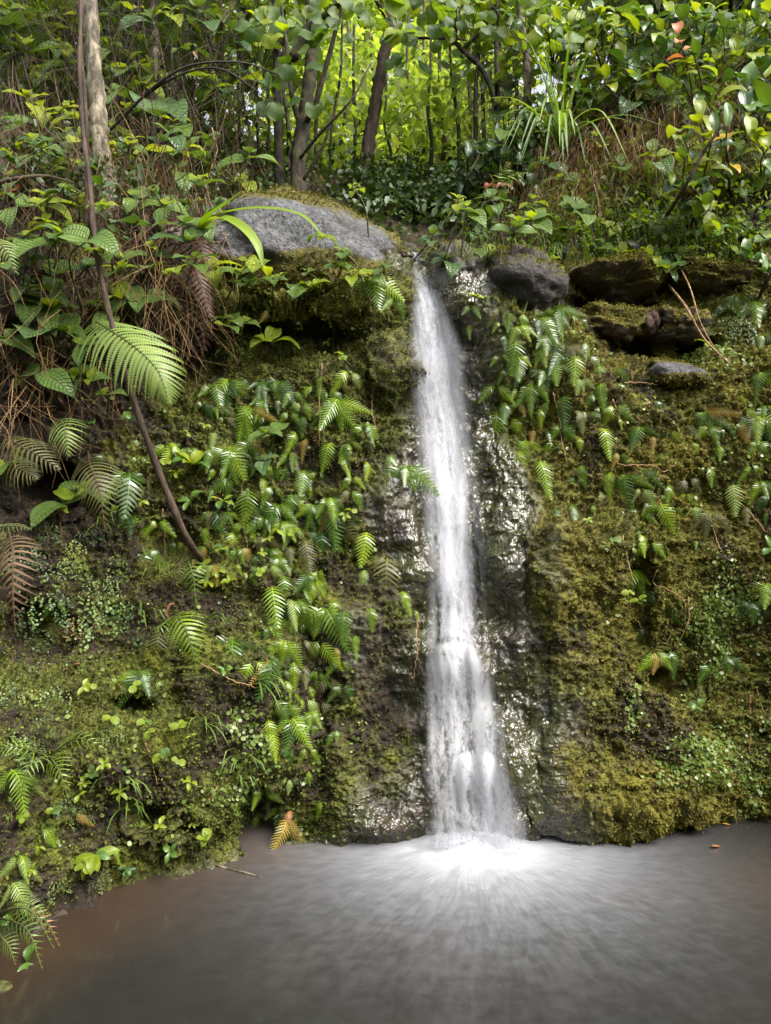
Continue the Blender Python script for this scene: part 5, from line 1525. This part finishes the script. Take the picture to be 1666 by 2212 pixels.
stem_thing('fallen_branch', [P(-20, 400, 3.25), P(40, 385, 3.2), P(100, 380, 3.25), P(160, 395, 3.35)], px(5, 3.2), px(2, 3.2), 'bark_brown', 'brown dead branch lying on the bank at the left edge', 'branch')
stem_thing('bent_branch', [anch(1430, 480), P(1470, 420, 3.75), P(1520, 330, 3.6), P(1560, 270, 3.55)], px(5, 3.7), px(3, 3.6), 'bark_brown', 'brown bare branch slanting up through the bush on the right', 'branch')
stem_thing('fallen_twig', [anch(1435, 605), P(1480, 660, 3.7), P(1520, 730, 3.62), P(1580, 790, 3.6)], px(3, 3.7), px(1.5, 3.6), 'root_tan', 'tan twig lying down the moss ledge on the right', 'twig')
stem_thing('fallen_twig', [anch(1460, 560), P(1490, 620, 3.75), P(1515, 700, 3.65), P(1560, 780, 3.62)], px(2, 3.7), px(1.2, 3.6), 'root_tan', 'thinner tan twig crossing the first on the right ledge', 'twig')
stem_thing('floating_stick', [P(425, 1862, 3.02) + Vector((0, .02, .012)), P(480, 1873, 3.0), P(530, 1885, 2.95), P(566, 1896, 2.915)], px(2.6, 3), px(1.8, 3), 'bark_pale', 'pale wet stick poking from the left bank into the pool', 'stick', n=12)
stem_thing('fallen_log', [P(850, 455, 5.6), P(960, 440, 5.5), P(1080, 425, 5.4)], px(7, 5.5), px(5, 5.5), 'bark_dark', 'dark fallen log lying across the gully behind the lip', 'log')
for (pts, m_) in [([(1345, 1160), (1352, 1200), (1355, 1250), (1345, 1300), (1350, 1345)], 'root_tan'), ([(1425, 1230), (1420, 1255), (1445, 1275), (1470, 1300), (1475, 1350), (1490, 1400), (1495, 1430)], 'root_tan'), ([(1375, 1340), (1400, 1365), (1430, 1385), (1450, 1362)], 'root_tan'), ([(1325, 860), (1340, 885), (1370, 900), (1395, 915)], 'root_tan'), ([(1330, 990), (1350, 1005), (1400, 1015), (1440, 1020), (1455, 1000)], 'root_tan'), ([(1575, 1060), (1610, 1110), (1666, 1160)], 'root_tan'), ([(1340, 830), (1385, 827), (1420, 835)], 'root_tan'), ([(1205, 850), (1208, 900), (1215, 950), (1222, 1000)], 'root_tan'), ([(692, 690), (690, 760), (700, 800), (688, 840)], 'stem_brown'), ([(730, 700), (728, 760), (733, 850)], 'stem_brown'), ([(730, 640), (725, 720), (730, 790)], 'root_tan'), ([(695, 790), (690, 870), (692, 960)], 'root_tan'), ([(895, 1330), (898, 1400), (892, 1470)], 'root_tan'), ([(258, 430), (252, 500), (258, 560)], 'root_tan'), ([(265, 380), (250, 440), (240, 520)], 'root_tan'), ([(390, 300), (400, 370), (402, 440)], 'root_tan'), ([(460, 280), (470, 330), (455, 380), (480, 400)], 'root_tan'), ([(330, 690), (375, 740), (395, 780)], 'root_tan'), ([(525, 1000), (527, 1090), (530, 1180)], 'root_tan'), ([(440, 1440), (500, 1460), (560, 1480)], 'root_tan'), ([(410, 1780), (440, 1740), (475, 1700)], 'root_tan'), ([(320, 1610), (335, 1650), (340, 1690)], 'root_tan'), ([(1395, 1250), (1390, 1300), (1385, 1350)], 'root_tan'), ([(1480, 1290), (1478, 1340), (1460, 1400)], 'root_tan'), ([(385, 1145), (430, 1125), (480, 1115)], 'root_tan'), ([(345, 1100), (350, 1150), (352, 1200)], 'root_tan'), ([(100, 1160), (105, 1200), (130, 1250)], 'stem_brown'), ([(1615, 1500), (1615, 1570), (1618, 1620)], 'root_tan'), ([(1640, 1480), (1650, 1530), (1664, 1570)], 'root_tan'), ([(800, 860), (805, 900), (812, 935)], 'root_tan'), ([(1535, 1120), (1540, 1160), (1548, 1190)], 'root_tan'), ([(150, 1090), (130, 1130), (135, 1190)], 'stem_brown')]:
    q = []
    for (u, v) in pts:
        p, nm = surf(u, v)
        if p is None or p.y > 5: p, nm = P(u, v, 4.4), Vector((0, -1, 0))
        q.append(p + nm * rnd.uniform(.012, .03))
    stem_thing('hanging_root', q, px(1.7, 3.4), px(1.0, 3.4), m_, 'hanging root', 'root', n=24, wob_=.004, sides=5, pending='thin tan' if m_ == 'root_tan' else 'thin brown', group='thin roots hanging down the cliff')

# tangle of fine dry twigs and stalks on both banks: nobody could count it
def twig_mass(name, boxes, n, mat, label, rad=(.0012, .0035), hang=.5, length=(.15, .6), d_off=(.0, .35), fb=5.2):
    mb = MB()
    for k in range(n):
        bx = rnd.choice(boxes)
        u, v = rnd.uniform(bx[0], bx[2]), rnd.uniform(bx[1], bx[3])
        p, nm = surf(u, v)
        if p is None or p.y > 7: p = P(u, v, rnd.uniform(fb - .5, fb + 1)); nm = Vector((0, -1, 0))
        p = p + Vector((0, -rnd.uniform(*d_off), 0))
        L = rnd.uniform(*length) * (p.y / 3.6)
        up = -1 if rnd.random() < hang else 1
        d = Vector((rnd.gauss(0, .45), rnd.uniform(-.35, .1), up * rnd.uniform(.3, 1))).normalized()
        q = p + d * L
        mid = (p + q) / 2 + Vector((rnd.gauss(0, .06), rnd.gauss(0, .05) - .03, rnd.gauss(0, .06))) * L * 1.6
        r = rnd.uniform(*rad)
        mb.tube(spline([p, mid, q], 6), [r, r, r * .9, r * .8, r * .7, r * .5], 3, cap=False)
    o = obj(name, mb.mesh(name, M[mat]))
    tag(o, label, 'twigs', kind='stuff')


twig_mass('dry_twigs', [(0, 0, 560, 420), (0, 200, 480, 620), (200, 280, 520, 520)], 600, 'stem_brown', 'tangle of thin brown twigs on the left bank')
twig_mass('dark_twigs', [(0, 0, 620, 330), (1000, 50, 1666, 400)], 700, 'stem_dark', 'tangle of thin dark twigs in the shade of both banks', hang=.35)
twig_mass('hanging_dry_roots', [(250, 330, 560, 640), (330, 470, 450, 760), (0, 480, 250, 900)], 520, 'root_tan', 'fine tan roots hanging over the left bank', hang=.95, rad=(.0008, .002))
twig_mass('dead_stalks', [(320, 480, 450, 720), (280, 420, 420, 560)], 420, 'stem_dark', 'dark reddish dead stalks hanging on the left wall', hang=1.0, rad=(.001, .003), length=(.1, .3), d_off=(0, .12))

# grass: dry brown thatch on the right bank, a little green grass
def blades(name, boxes, n, mat, label, L=(.08, .3), w=.0035, hang=.5, d_off=(0, .1), cat='grass'):
    V, F = [], []
    for k in range(n):
        bx = rnd.choice(boxes)
        u, v = rnd.uniform(bx[0], bx[2]), rnd.uniform(bx[1], bx[3])
        p, nm = surf(u, v)
        if p is None or p.y > 7: continue
        p = p + Vector((0, -rnd.uniform(*d_off), 0))
        l = rnd.uniform(*L)
        up = 1 if rnd.random() > hang else .25
        d1 = (nm * .6 + Vector((rnd.gauss(0, .35), 0, up))).normalized()
        d2 = Vector((d1.x, d1.y, -rnd.uniform(.3, 1.6))).normalized()
        a = p; b = p + d1 * l * .4; c = b + (d1 + d2).normalized() * l * .35; e = c + d2 * l * .4
        s = Vector((rnd.uniform(-1, 1), rnd.uniform(-.4, .4), 0)).normalized() * w * rnd.uniform(.6, 1.4)
        i = len(V)
        V += [a - s, a + s, b - s, b + s, c - s * .7, c + s * .7, e]
        F += [(i, i + 1, i + 3), (i, i + 3, i + 2), (i + 2, i + 3, i + 5), (i + 2, i + 5, i + 4), (i + 4, i + 5, i + 6)]
    o = obj(name, mesh_np(name, np.array([tuple(v) for v in V]), np.array(F), None, False, [M[mat]]))
    tag(o, label, cat, kind='stuff')


blades('dry_grass', [(1220, 230, 1520, 480), (1260, 280, 1420, 440), (1080, 380, 1300, 520), (1400, 180, 1666, 420)], 1000, 'dry_grass', 'brown dry grass thatch hanging on the right bank', hang=.8, L=(.2, .6), w=.0022, d_off=(0, .25))
blades('dead_thatch', [(0, 280, 560, 520), (250, 240, 560, 480)], 420, 'dry_grass', 'brown dead grass and litter on the left bank', hang=.8, L=(.15, .5), w=.0022, d_off=(0, .2))
blades('green_grass', [(1000, 460, 1500, 580), (1080, 300, 1320, 480), (1250, 480, 1600, 600)], 1200, 'grass', 'short green grass on the bank above the right ledge', hang=.3, L=(.05, .2), w=.003)
for i, (u, v, n_) in enumerate([(275, 1745, 9), (505, 1700, 8), (445, 1340, 7), (300, 1330, 6), (500, 770, 4), (560, 1470, 6), (440, 1560, 7), (220, 1130, 6), (520, 1640, 6), (1290, 560, 8), (340, 1240, 6), (260, 1690, 6)]):
    p, nm = surf(u, v)
    V, F = [], []
    for k in range(n_):
        l = rnd.uniform(.08, .17)
        d1 = (nm * .5 + Vector((rnd.gauss(0, .6), 0, rnd.uniform(.1, 1)))).normalized(); d2 = Vector((d1.x * .8, d1.y, -1)).normalized()
        a = Vector((0, 0, 0)); b = d1 * l * .45; c = b + (d1 + d2).normalized() * l * .3; e = c + d2 * l * .45
        s = Vector((1, rnd.uniform(-.4, .4), 0)).normalized() * .0038
        j = len(V)
        V += [a - s, a + s, b - s, b + s, c - s * .8, c + s * .8, e]
        F += [(j, j + 1, j + 3), (j, j + 3, j + 2), (j + 2, j + 3, j + 5), (j + 2, j + 5, j + 4), (j + 4, j + 5, j + 6)]
    o = obj('grass_tuft', mesh_np('grass_tuft', np.array([tuple(x) for x in V]), np.array(F), None, False, [M['grass']]), None, p)
    pend(o, 'thin-bladed green', 'grass tuft', 'grass', u, v, 'grass tufts on the cliff')
# fallen leaves
def fallen(u, v, s, kind, label, az=0.0, on_water=False):
    if on_water:
        d = EYE / ((v - 1106) * K); p = P(u, v, d); p.z = .006
        o = obj('fallen_leaf', LEAF[kind][0], None, p, (R_(10), 0, az), px(s, d))
        o.scale = (o.scale.x, o.scale.y, o.scale.z * .15)
    else:
        p, nm = surf(u, v)
        if p is None or p.y > 5: p, nm = P(u, v, 4.2), Vector((0, -1, 0))
        o = obj('fallen_leaf', rnd.choice(LEAF[kind]), None, p + nm * .04, (R_(-20), R_(20), az), px(s, p.y))
    tag(o, label, 'leaf')


fallen(1578, 1784, 17, 'gloss_yellow', 'pale fallen leaf floating at the far right edge of the pool', 1.6, True)
fallen(1555, 1830, 24, 'gloss_orange', 'orange leaf just under the water at the right of the pool', 2.0, True)
fallen(1372, 530, 60, 'dead_dark', 'dark curled dead leaf above the right moss ledge', 2.6)
fallen(1390, 545, 46, 'dead_dark', 'second dark dead leaf beside the curled one', 1.2)
fallen(160, 1440, 50, 'dead_leaf', 'brown dead leaf in the dark hollow on the left wall', 1.9)
fallen(66, 650, 34, 'dead_leaf', 'brown leaf lying under the left shrubs', 2.4)
fallen(130, 850, 40, 'dead_leaf', 'hanging brown leaf below the left shrubs', 3.1)
fallen(385, 1310, 44, 'dead_leaf', 'curled brown leaf above the long bright fern frond', 2.6)
fallen(50, 425, 46, 'gloss_orange', 'hanging orange brown leaf at the left edge of the bank', 3.0)
fallen(66, 430, 46, 'dead_leaf', 'hanging brown leaf beside the orange one at the left', 3.3)
fallen(430, 125, 34, 'dead_leaf', 'dangling pale brown leaf among the left twigs', 3.0)
fallen(425, 1220, 30, 'dead_leaf', 'brown leaf caught at the foot of the leaning stem', 3.0)

# ------------------------------------------------------------------ trees
def limb(mb, pts, r0, r1, n=24, sides=9, bumpy=.08):
    sp_ = spline(pts, n)
    rr_ = np.linspace(r0, r1, n)
    rr_ = rr_ * (1 + bumpy * np.sin(np.arange(n) * 2.1 + rnd.random() * 6) + bumpy * .6 * np.sin(np.arange(n) * 5.3))
    mb.tube(sp_, rr_, sides, jit=.22)
    return sp_


def leaf_cloud(name, mat, centres, n, size, parent=None, base=Vector((0, 0, 0)), flat=.5, kind='oval', droop=.5):
    """n leaf-shaped faces (4-sided, folded) around given centres (point, radius)"""
    r = np.random.default_rng(rnd.randint(0, 99999))
    cs_ = np.array([tuple(c[0]) for c in centres]); rs = np.array([c[1] for c in centres])
    k = r.choice(len(cs_), n, p=rs ** 2 / (rs ** 2).sum())
    off = r.normal(size=(n, 3)); off /= np.linalg.norm(off, axis=1, keepdims=True)
    off *= (rs[k] * r.random(n) ** .45)[:, None]; off[:, 2] *= flat + .3
    p = cs_[k] + off
    d = r.normal(size=(n, 3)); d[:, 2] = d[:, 2] * .5 - droop; d /= np.linalg.norm(d, axis=1, keepdims=True)
    up = np.array([0, -.45, 1.0]) + .55 * r.normal(size=(n, 3))
    s = np.cross(d, up); s /= np.linalg.norm(s, axis=1, keepdims=True) + 1e-9
    nn_ = np.cross(s, d)
    L = (size * (.6 + .8 * r.random(n)))[:, None]
    w = L * (.34 if kind == 'oval' else .5)
    pts = [p, p + d * L * .35 + s * w + nn_ * w * .25, p + d * L * .75 + s * w * .8 + nn_ * w * .2 - np.array([0, 0, .05]) * L, p + d * L - np.array([0, 0, .18]) * L, p + d * L * .75 - s * w * .8 + nn_ * w * .2 - np.array([0, 0, .05]) * L, p + d * L * .35 - s * w + nn_ * w * .25, p + d * L * .5 - nn_ * w * .05]
    V = np.stack(pts, 1).reshape(-1, 3) - np.array(tuple(base))
    i = np.arange(n)[:, None] * 7
    F = np.concatenate([np.concatenate([i + 6, i + a, i + b], 1) for a, b in ((0, 1), (1, 2), (2, 3), (3, 4), (4, 5), (5, 0))], 1).reshape(-1, 3)
    me = mesh_np(name, V, F, None, False, [M[mat]])
    return obj(name, me, parent)


def tree(name, label, trunk_pts, r0, r1, mat, branches=(), crown=None, crown_n=0, crown_mat='mid_leaves', crown_size=.12, cat='tree', group=None, pending=None, leaves=None):
    """trunk_pts: [(u,v,d)...] from the ground up"""
    b = P(*trunk_pts[0])
    g = drop(b.x, b.y)
    if g is not None and g.z < b.z + .3 and b.z - g.z < 1.5: b = Vector((b.x, b.y, min(b.z, g.z) - .05))
    root = empty(name, b)
    mb = MB()
    tp = [Vector((0, 0, 0))] + [P(*q) - b for q in trunk_pts[1:]]
    limb(mb, tp, r0, r1, 60, 12)
    obj('trunk', mb.mesh('trunk', M[mat]), root)
    tips = [tp[-1]]
    for (bp, br) in branches:
        mb = MB()
        q = [P(*x) - b for x in bp]
        limb(mb, q, br, br * .45, 18, 7)
        obj('branch', mb.mesh('branch', M[mat]), root)
        tips.append(q[-1])
    if crown:
        leaf_cloud('crown', crown_mat, [(P(u, v, d) - b, r) for (u, v, d, r) in crown], crown_n, crown_size, root)
    if leaves:
        for (box, d0, d1, n, kinds, s0) in leaves:
            for k in range(n):
                u, v, d = rnd.uniform(box[0], box[2]), rnd.uniform(box[1], box[3]), rnd.uniform(d0, d1)
                az = rnd.uniform(0, 2 * PI)
                put_leaf(root, rnd.choice(kinds), P(u, v, d) - b, az, rnd.uniform(-1.0, .1) + .35 * math.cos(az), px(s0, d) * rnd.uniform(.75, 1.2), -.5 * math.sin(az) + rnd.uniform(-.4, .4))
    if pending: pend(root, pending, label, cat, trunk_pts[-1][0], trunk_pts[-1][1], group)
    else: tag(root, label, cat, group)
    return root


tree('pale_trunk_tree', 'thick pale tree trunk mottled with lichen at upper left', [(236, 440, 3.75), (222, 350, 3.75), (208, 200, 3.8), (198, 60, 3.85), (190, -150, 3.95), (185, -400, 4.1)], px(21, 3.8), px(13, 3.8), 'bark_pale', crown=[(190, -420, 4.6, .7), (330, -350, 4.9, .5)], crown_n=300)
tree('pale_trunk_tree', 'slimmer pale trunk behind the twigs right of the mottled one', [(338, 330, 5.6), (336, 180, 5.6), (334, 60, 5.7), (330, -160, 5.8)], px(13, 5.6), px(9, 5.7), 'bark_pale', crown=[(330, -250, 5.8, 1.0)], crown_n=700)
tree('mossy_tree', 'gnarled moss-covered tree with dark forking branches behind the boulder', [(648, 425, 5.0), (645, 350, 5.05), (655, 270, 5.1), (668, 180, 5.15), (672, 110, 5.2), (670, 0, 5.3), (660, -150, 5.4)], px(19, 5), px(9, 5.2), 'bark_moss',
     branches=[([(655, 275, 5.1), (680, 230, 5.0), (700, 160, 4.95), (722, 80, 4.9), (740, 10, 4.85), (760, -80, 4.8)], px(7, 5)), ([(630, 130, 5.15), (670, 60, 5.1), (720, 20, 5.0), (745, -10, 4.9)], px(12, 5)), ([(648, 270, 5.1), (630, 200, 5.1), (620, 100, 5.2), (600, -40, 5.3)], px(7, 5)), ([(650, 340, 5.0), (690, 290, 4.9), (760, 215, 4.8), (800, 140, 4.9)], px(4, 5)), ([(655, 390, 5.0), (700, 310, 4.9), (720, 240, 4.9)], px(4, 5))],
     leaves=[((540, -40, 780, 90), 4.3, 5.0, 56, ('round_green', 'round_green', 'round_lime'), 34), ((560, 60, 680, 230), 4.4, 5.0, 16, ('round_green', 'gloss_green'), 42)])
tree('dark_trunk_tree', 'straight dark rough trunk left of the mossy tree', [(605, 420, 5.3), (602, 300, 5.35), (600, 180, 5.4), (596, 40, 5.5), (592, -150, 5.6)], px(11, 5.3), px(7, 5.4), 'bark_dark', crown=[(560, -150, 5.6, .9), (560, 20, 5.8, .7)], crown_n=700)
tree('leaning_tree', 'brown trunk leaning right in the gap of bright forest', [(782, 392, 6.0), (795, 320, 6.0), (810, 230, 6.05), (826, 140, 6.1), (842, 50, 6.2), (860, -120, 6.4)], px(15, 6), px(11, 6.1), 'bark_brown',
     branches=[([(800, 280, 6.0), (812, 200, 5.95), (822, 120, 5.95)], px(4, 6)), ([(830, 80, 6.1), (900, 82, 5.9), (975, 84, 5.8), (1030, 90, 5.7)], px(4, 6)), ([(842, 50, 6.2), (800, -20, 6.0), (770, -80, 5.9)], px(5, 6))],
     leaves=[((760, -50, 980, 60), 5.0, 5.8, 50, ('round_green', 'round_green', 'round_lime'), 32), ((840, 60, 960, 145), 5.4, 5.9, 14, ('round_green',), 28)])
tree('slanting_tree', 'thin dark trunk slanting up to the left on the right side of the gap', [(1098, 285, 5.4), (1060, 190, 5.4), (1000, 108, 5.4), (960, 62, 5.5), (930, -60, 5.6)], px(6, 5.4), px(4, 5.4), 'bark_dark',
     branches=[([(1000, 108, 5.4), (1045, 60, 5.3), (1075, 10, 5.2), (1085, -60, 5.2)], px(4, 5.4)), ([(985, 90, 5.4), (985, 20, 5.3), (975, -50, 5.3)], px(4, 5.4))],
     leaves=[((930, -40, 1160, 70), 4.8, 5.4, 56, ('round_green', 'round_green', 'round_lime'), 32), ((990, 60, 1120, 180), 5.2, 5.8, 16, ('round_green',), 26)])
tree('slender_tree', 'slender upright dark trunk beside the slanting one', [(1078, 300, 5.6), (1074, 180, 5.6), (1072, 60, 5.65), (1068, -150, 5.8)], px(6, 5.6), px(4.5, 5.6), 'bark_dark', crown=[(1070, -120, 5.8, .8), (1100, 30, 5.9, .6)], crown_n=700)
tree('slender_tree', 'short whitish trunk at the top right of the gap', [(1142, 250, 5.2), (1138, 130, 5.2), (1128, 60, 5.25), (1118, -100, 5.3)], px(9, 5.2), px(7, 5.2), 'bark_pale', leaves=[((1100, -10, 1260, 100), 4.5, 5.0, 40, ('round_green', 'round_lime', 'gloss_green'), 40)])
tree('white_trunk_tree', 'pale white trunk glowing far back in the bright gap', [(892, 420, 11), (898, 280, 11), (903, 150, 11), (905, 20, 11.2), (905, -150, 11.5)], px(10, 11), px(7, 11), 'bark_white', crown=[(905, -60, 11.5, 2.0)], crown_n=1600, crown_mat='sunlit_tone_leaves', crown_size=.2)
sap = [(620, 400, 5.6, 615, 60), (560, 400, 5.8, 548, 60), (520, 390, 6.2, 515, 20), (480, 360, 6.0, 476, 0), (455, 360, 6.4, 452, 20), (425, 330, 6.2, 420, -20), (400, 300, 6.6, 396, -20), (545, 405, 5.5, 520, 120), (712, 395, 6.5, 740, 40), (760, 400, 6.8, 765, 60), (735, 410, 7.2, 750, 120), (842, 400, 6.6, 835, 200), (860, 385, 7.6, 880, 90), (925, 395, 6.6, 930, 150), (955, 380, 7.4, 950, 60), (995, 345, 6.2, 975, 150), (1015, 340, 7.0, 1020, 40), (1030, 300, 5.9, 1035, 30), (1050, 270, 6.4, 1046, -10), (685, 400, 7.0, 690, 60), (575, 400, 6.3, 580, -10), (500, 380, 6.8, 498, 40), (380, 300, 5.6, 372, -20), (300, 290, 5.8, 296, 0), (60, 250, 5.6, 52, -20), (110, 260, 5.9, 118, -20), (150, 270, 5.8, 140, 20), (20, 240, 5.8, 30, -20), (260, 280, 6.1, 270, -10), (1110, 300, 6.3, 1112, 20), (815, 400, 8.5, 800, 100), (780, 390, 8.8, 790, 60), (900, 390, 8.2, 915, 60), (650, 390, 8.4, 640, 20), (970, 370, 8.6, 985, 40)]
for i, (u, v, d, u2, v2) in enumerate(sap):
    dark = d < 7
    tree('forest_sapling', 'sapling', [(u, v, d), (u + (u2 - u) * .3 + rnd.uniform(-7, 7), v + (v2 - v) * .33, d), (u + (u2 - u) * .7 + rnd.uniform(-7, 7), v + (v2 - v) * .66, d + .05), (u2, v2, d + .1), (u2 + (u2 - u) * .4, v2 - 150, d + .3)], px(rnd.uniform(3.0, 6.0), d), px(2.2, d), 'bark_dark' if dark else 'bark_brown',
         crown=[(u2 + rnd.uniform(-20, 20), v2 + rnd.uniform(-20, 60), d + .1, .38), ((u + u2) / 2 + rnd.uniform(-20, 20), v + (v2 - v) * .6, d + .1, .3), (u + rnd.uniform(-20, 20), v + (v2 - v) * .25, d, .22)], crown_n=rnd.randint(60, 110) if u > 590 else 60, crown_mat='mid_leaves' if u < 680 else 'sunlit_tone_leaves', crown_size=.09 if d < 8 else .12,  # saplings in the gap get the leaves coloured as sunlit
         pending='slim dark' if dark else 'slim brown', group='slim saplings in the forest behind', cat='tree')
# bright hero spray of round leaves hanging into the top of the picture
root = empty('overhanging_branch', P(800, -60, 4.0))
bq = [P(800, -60, 4.0), P(830, -10, 3.95), P(855, 40, 3.9), P(862, 75, 3.9)]
mb = MB(); limb(mb, [q - bq[0] for q in bq], .008, .004, 12, 6)
obj('branch', mb.mesh('branch', M['stem_green']), root)
for (u, v, az, pit, s, kd) in [(858, 42, .1, .95, 66, 'round_lime'), (845, 50, 1.0, .2, 50, 'round_green'), (862, 72, 2.2, -.2, 46, 'round_green'), (862, 72, -1.6, 0, 56, 'round_green'), (862, 72, 1.7, -.2, 48, 'round_green'), (850, 60, 3.1, -.6, 44, 'round_lime'), (830, 0, -1.4, .1, 50, 'round_green'), (830, 0, 1.4, .1, 50, 'round_green')]:
    put_leaf(root, kd, P(u, v, 3.9) - bq[0], az, pit, px(s, 3.9), 0)
tag(root, 'bright spray of large round leaves hanging in at the top centre', 'branch')

# undergrowth on the gully and berm, and the far forest, its leaves coloured as sunlit: masses
def ground_mass(name, boxes, n, mat, label, size, lift=(.02, .25), fb=None):
    cen = []
    for k in range(220):
        bx = rnd.choice(boxes)
        u, v = rnd.uniform(bx[0], bx[2]), rnd.uniform(bx[1], bx[3])
        p, nm = surf(u, v)
        if p is None or p.y > 9.5: continue
        cen.append((p + Vector((0, -.05, rnd.uniform(*lift))), rnd.uniform(.10, .22)))
    o = leaf_cloud(name, mat, cen, n, size)
    tag(o, label, 'undergrowth', kind='stuff')


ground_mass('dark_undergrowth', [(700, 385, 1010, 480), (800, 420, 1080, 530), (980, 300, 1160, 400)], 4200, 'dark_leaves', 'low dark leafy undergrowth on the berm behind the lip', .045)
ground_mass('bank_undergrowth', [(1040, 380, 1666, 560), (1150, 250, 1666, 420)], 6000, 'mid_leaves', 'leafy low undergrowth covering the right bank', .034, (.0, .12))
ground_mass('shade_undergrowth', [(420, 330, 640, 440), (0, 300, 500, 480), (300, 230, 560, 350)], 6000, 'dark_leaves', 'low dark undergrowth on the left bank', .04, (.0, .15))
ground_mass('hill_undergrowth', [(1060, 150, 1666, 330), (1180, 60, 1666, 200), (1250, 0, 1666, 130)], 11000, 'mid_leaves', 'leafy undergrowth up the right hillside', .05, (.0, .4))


def forest_mass(name, boxes, d0, d1, ncl, n, mat, label, size, rad=(.5, 1.1)):
    cen = []
    for k in range(ncl):
        bx = rnd.choice(boxes)
        d = rnd.uniform(d0, d1)
        cen.append((P(rnd.uniform(bx[0], bx[2]), rnd.uniform(bx[1], bx[3]), d), rnd.uniform(*rad)))
    o = leaf_cloud(name, mat, cen, n, size, flat=.6)
    tag(o, label, 'forest', kind='stuff')


forest_mass('forest', [(480, -350, 1250, 400), (600, -100, 1150, 380)], 9, 14, 120, 9500, 'sunlit_tone_leaves', 'bright yellow-green forest filling the gap far behind', .115, (.5, 1.2))
forest_mass('far_forest', [(-700, -700, 2500, 350)], 16, 24, 150, 6000, 'sunlit_tone_leaves', 'distant pale green forest hillside', .30, (1.2, 3.0))
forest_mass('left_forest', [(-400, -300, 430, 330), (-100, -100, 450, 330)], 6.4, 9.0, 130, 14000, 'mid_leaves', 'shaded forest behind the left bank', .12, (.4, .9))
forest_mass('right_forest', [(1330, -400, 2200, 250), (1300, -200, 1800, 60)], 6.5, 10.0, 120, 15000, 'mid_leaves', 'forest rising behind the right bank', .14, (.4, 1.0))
forest_mass('low_forest', [(640, 150, 1080, 410)], 7.2, 9.5, 70, 7500, 'sunlit_tone_leaves', 'low bushes in the gap behind the berm, leaves coloured as sunlit', .085, (.25, .5))

# unseen forest added behind the viewer to block low light from the horizon
cen = []
for k in range(150):
    a = rnd.uniform(-1.25, 1.25)
    rr_ = rnd.uniform(7, 11)
    cen.append((Vector((math.sin(a) * rr_, -math.cos(a) * rr_ + 1.0, rnd.uniform(.3, 4.2))), rnd.uniform(.8, 1.4)))
o = leaf_cloud('light_block_forest', 'mid_leaves', cen, 16000, .3, flat=.7)
tag(o, 'unseen forest added behind the viewer to block low sky light', 'forest', kind='stuff')

# ------------------------------------------------------------------ labels: look, kind, landmark and rank
def zone(u, v):
    if v < 470:
        if u < 130: return 'at the far upper left'
        if u < 260: return 'around the mottled pale trunk'
        if u < 400: return 'right of the mottled pale trunk'
        if u < 600: return 'left of the mossy tree'
        if u < 770: return 'near the mossy tree'
        if u < 900: return 'behind the waterfall lip'
        if u < 1000: return 'in the bright forest gap'
        if u < 1120: return 'right of the bright gap'
        if u < 1230: return 'around the sword leaf clump'
        if u < 1340: return 'right of the sword leaf clump'
        if u < 1440: return 'left of the orange tipped bush'
        if u < 1540: return 'below the orange tipped bush'
        return 'at the far upper right'
    if v < 860:
        if u < 120: return 'at the left edge beside the large frond'
        if u < 260: return 'around the large arching frond'
        if u < 440: return 'by the dead brown fronds'
        if u < 600: return 'below the strap-leaved plant'
        if u < 720: return 'under the large grey boulder'
        if u < 900: return 'left of the upper waterfall'
        if u < 1060: return 'beside the wet black boulder'
        if u < 1160: return 'below the rounded dark boulder'
        if u < 1230: return 'right of the golden moss cushion'
        if u < 1340: return 'left of the reddish stone'
        if u < 1500: return 'on the right moss ledge'
        return 'right of the moss ledge'
    if v < 1140:
        if u < 150: return 'on the shaded left edge'
        if u < 330: return 'left of the leaning stem'
        if u < 480: return 'right of the leaning stem'
        if u < 580: return 'on the wall, mid left'
        if u < 660: return 'halfway between stem and waterfall'
        if u < 740: return 'below the bushy eight-frond fern'
        if u < 920: return 'close left of the waterfall'
        if u < 1200: return 'close right of the waterfall'
        if u < 1300: return 'on the upper right wall'
        if u < 1400: return 'mid right wall below the ledge'
        if u < 1500: return 'under the flat wet stone'
        return 'near the right edge'
    if v < 1500:
        if u < 100: return 'on the dark lower left edge'
        if u < 200: return 'left of the maidenhair curtain'
        if u < 330: return 'around the maidenhair curtain'
        if u < 460: return 'at the leaning stem\'s foot'
        if u < 600: return 'on the lower wall, mid left'
        if u < 660: return 'in the hanging fern column, outer'
        if u < 720: return 'in the hanging fern column, inner'
        if u < 930: return 'near the lower waterfall'
        if u < 1350: return 'on the wet right wall'
        if u < 1460: return 'in the niche right of the buttress'
        return 'above the creeping leaves, right'
    if u < 110: return 'above the pool\'s left corner'
    if u < 230: return 'beside the large pale seedling'
    if u < 360: return 'above the left bank waterline'
    if u < 500: return 'above the floating stick'
    if u < 600: return 'left of the withered tan frond'
    if u < 720: return 'around the withered tan frond'
    return 'low on the right wall'


ORD = ['topmost', 'second', 'third', 'fourth', 'fifth', 'sixth', 'seventh', 'eighth', 'ninth', 'tenth', 'eleventh', 'twelfth', 'thirteenth', 'fourteenth', 'fifteenth', 'sixteenth', 'seventeenth', 'eighteenth', 'nineteenth', 'twentieth']
buckets = {}
for rec in PENDING:
    o, look, word, cat, u, v, group = rec
    buckets.setdefault((look, word, zone(u, v)), []).append(rec)
for (look, word, z_), recs in buckets.items():
    recs.sort(key=lambda r: r[5])
    for i, rec in enumerate(recs):
        lab = f'{look} {word} {z_}'
        if len(recs) > 1: lab += ', ' + (ORD[i] if i == 0 else ORD[min(i, 19)] + ' from top')
        tag(rec[0], lab, rec[3], rec[6])
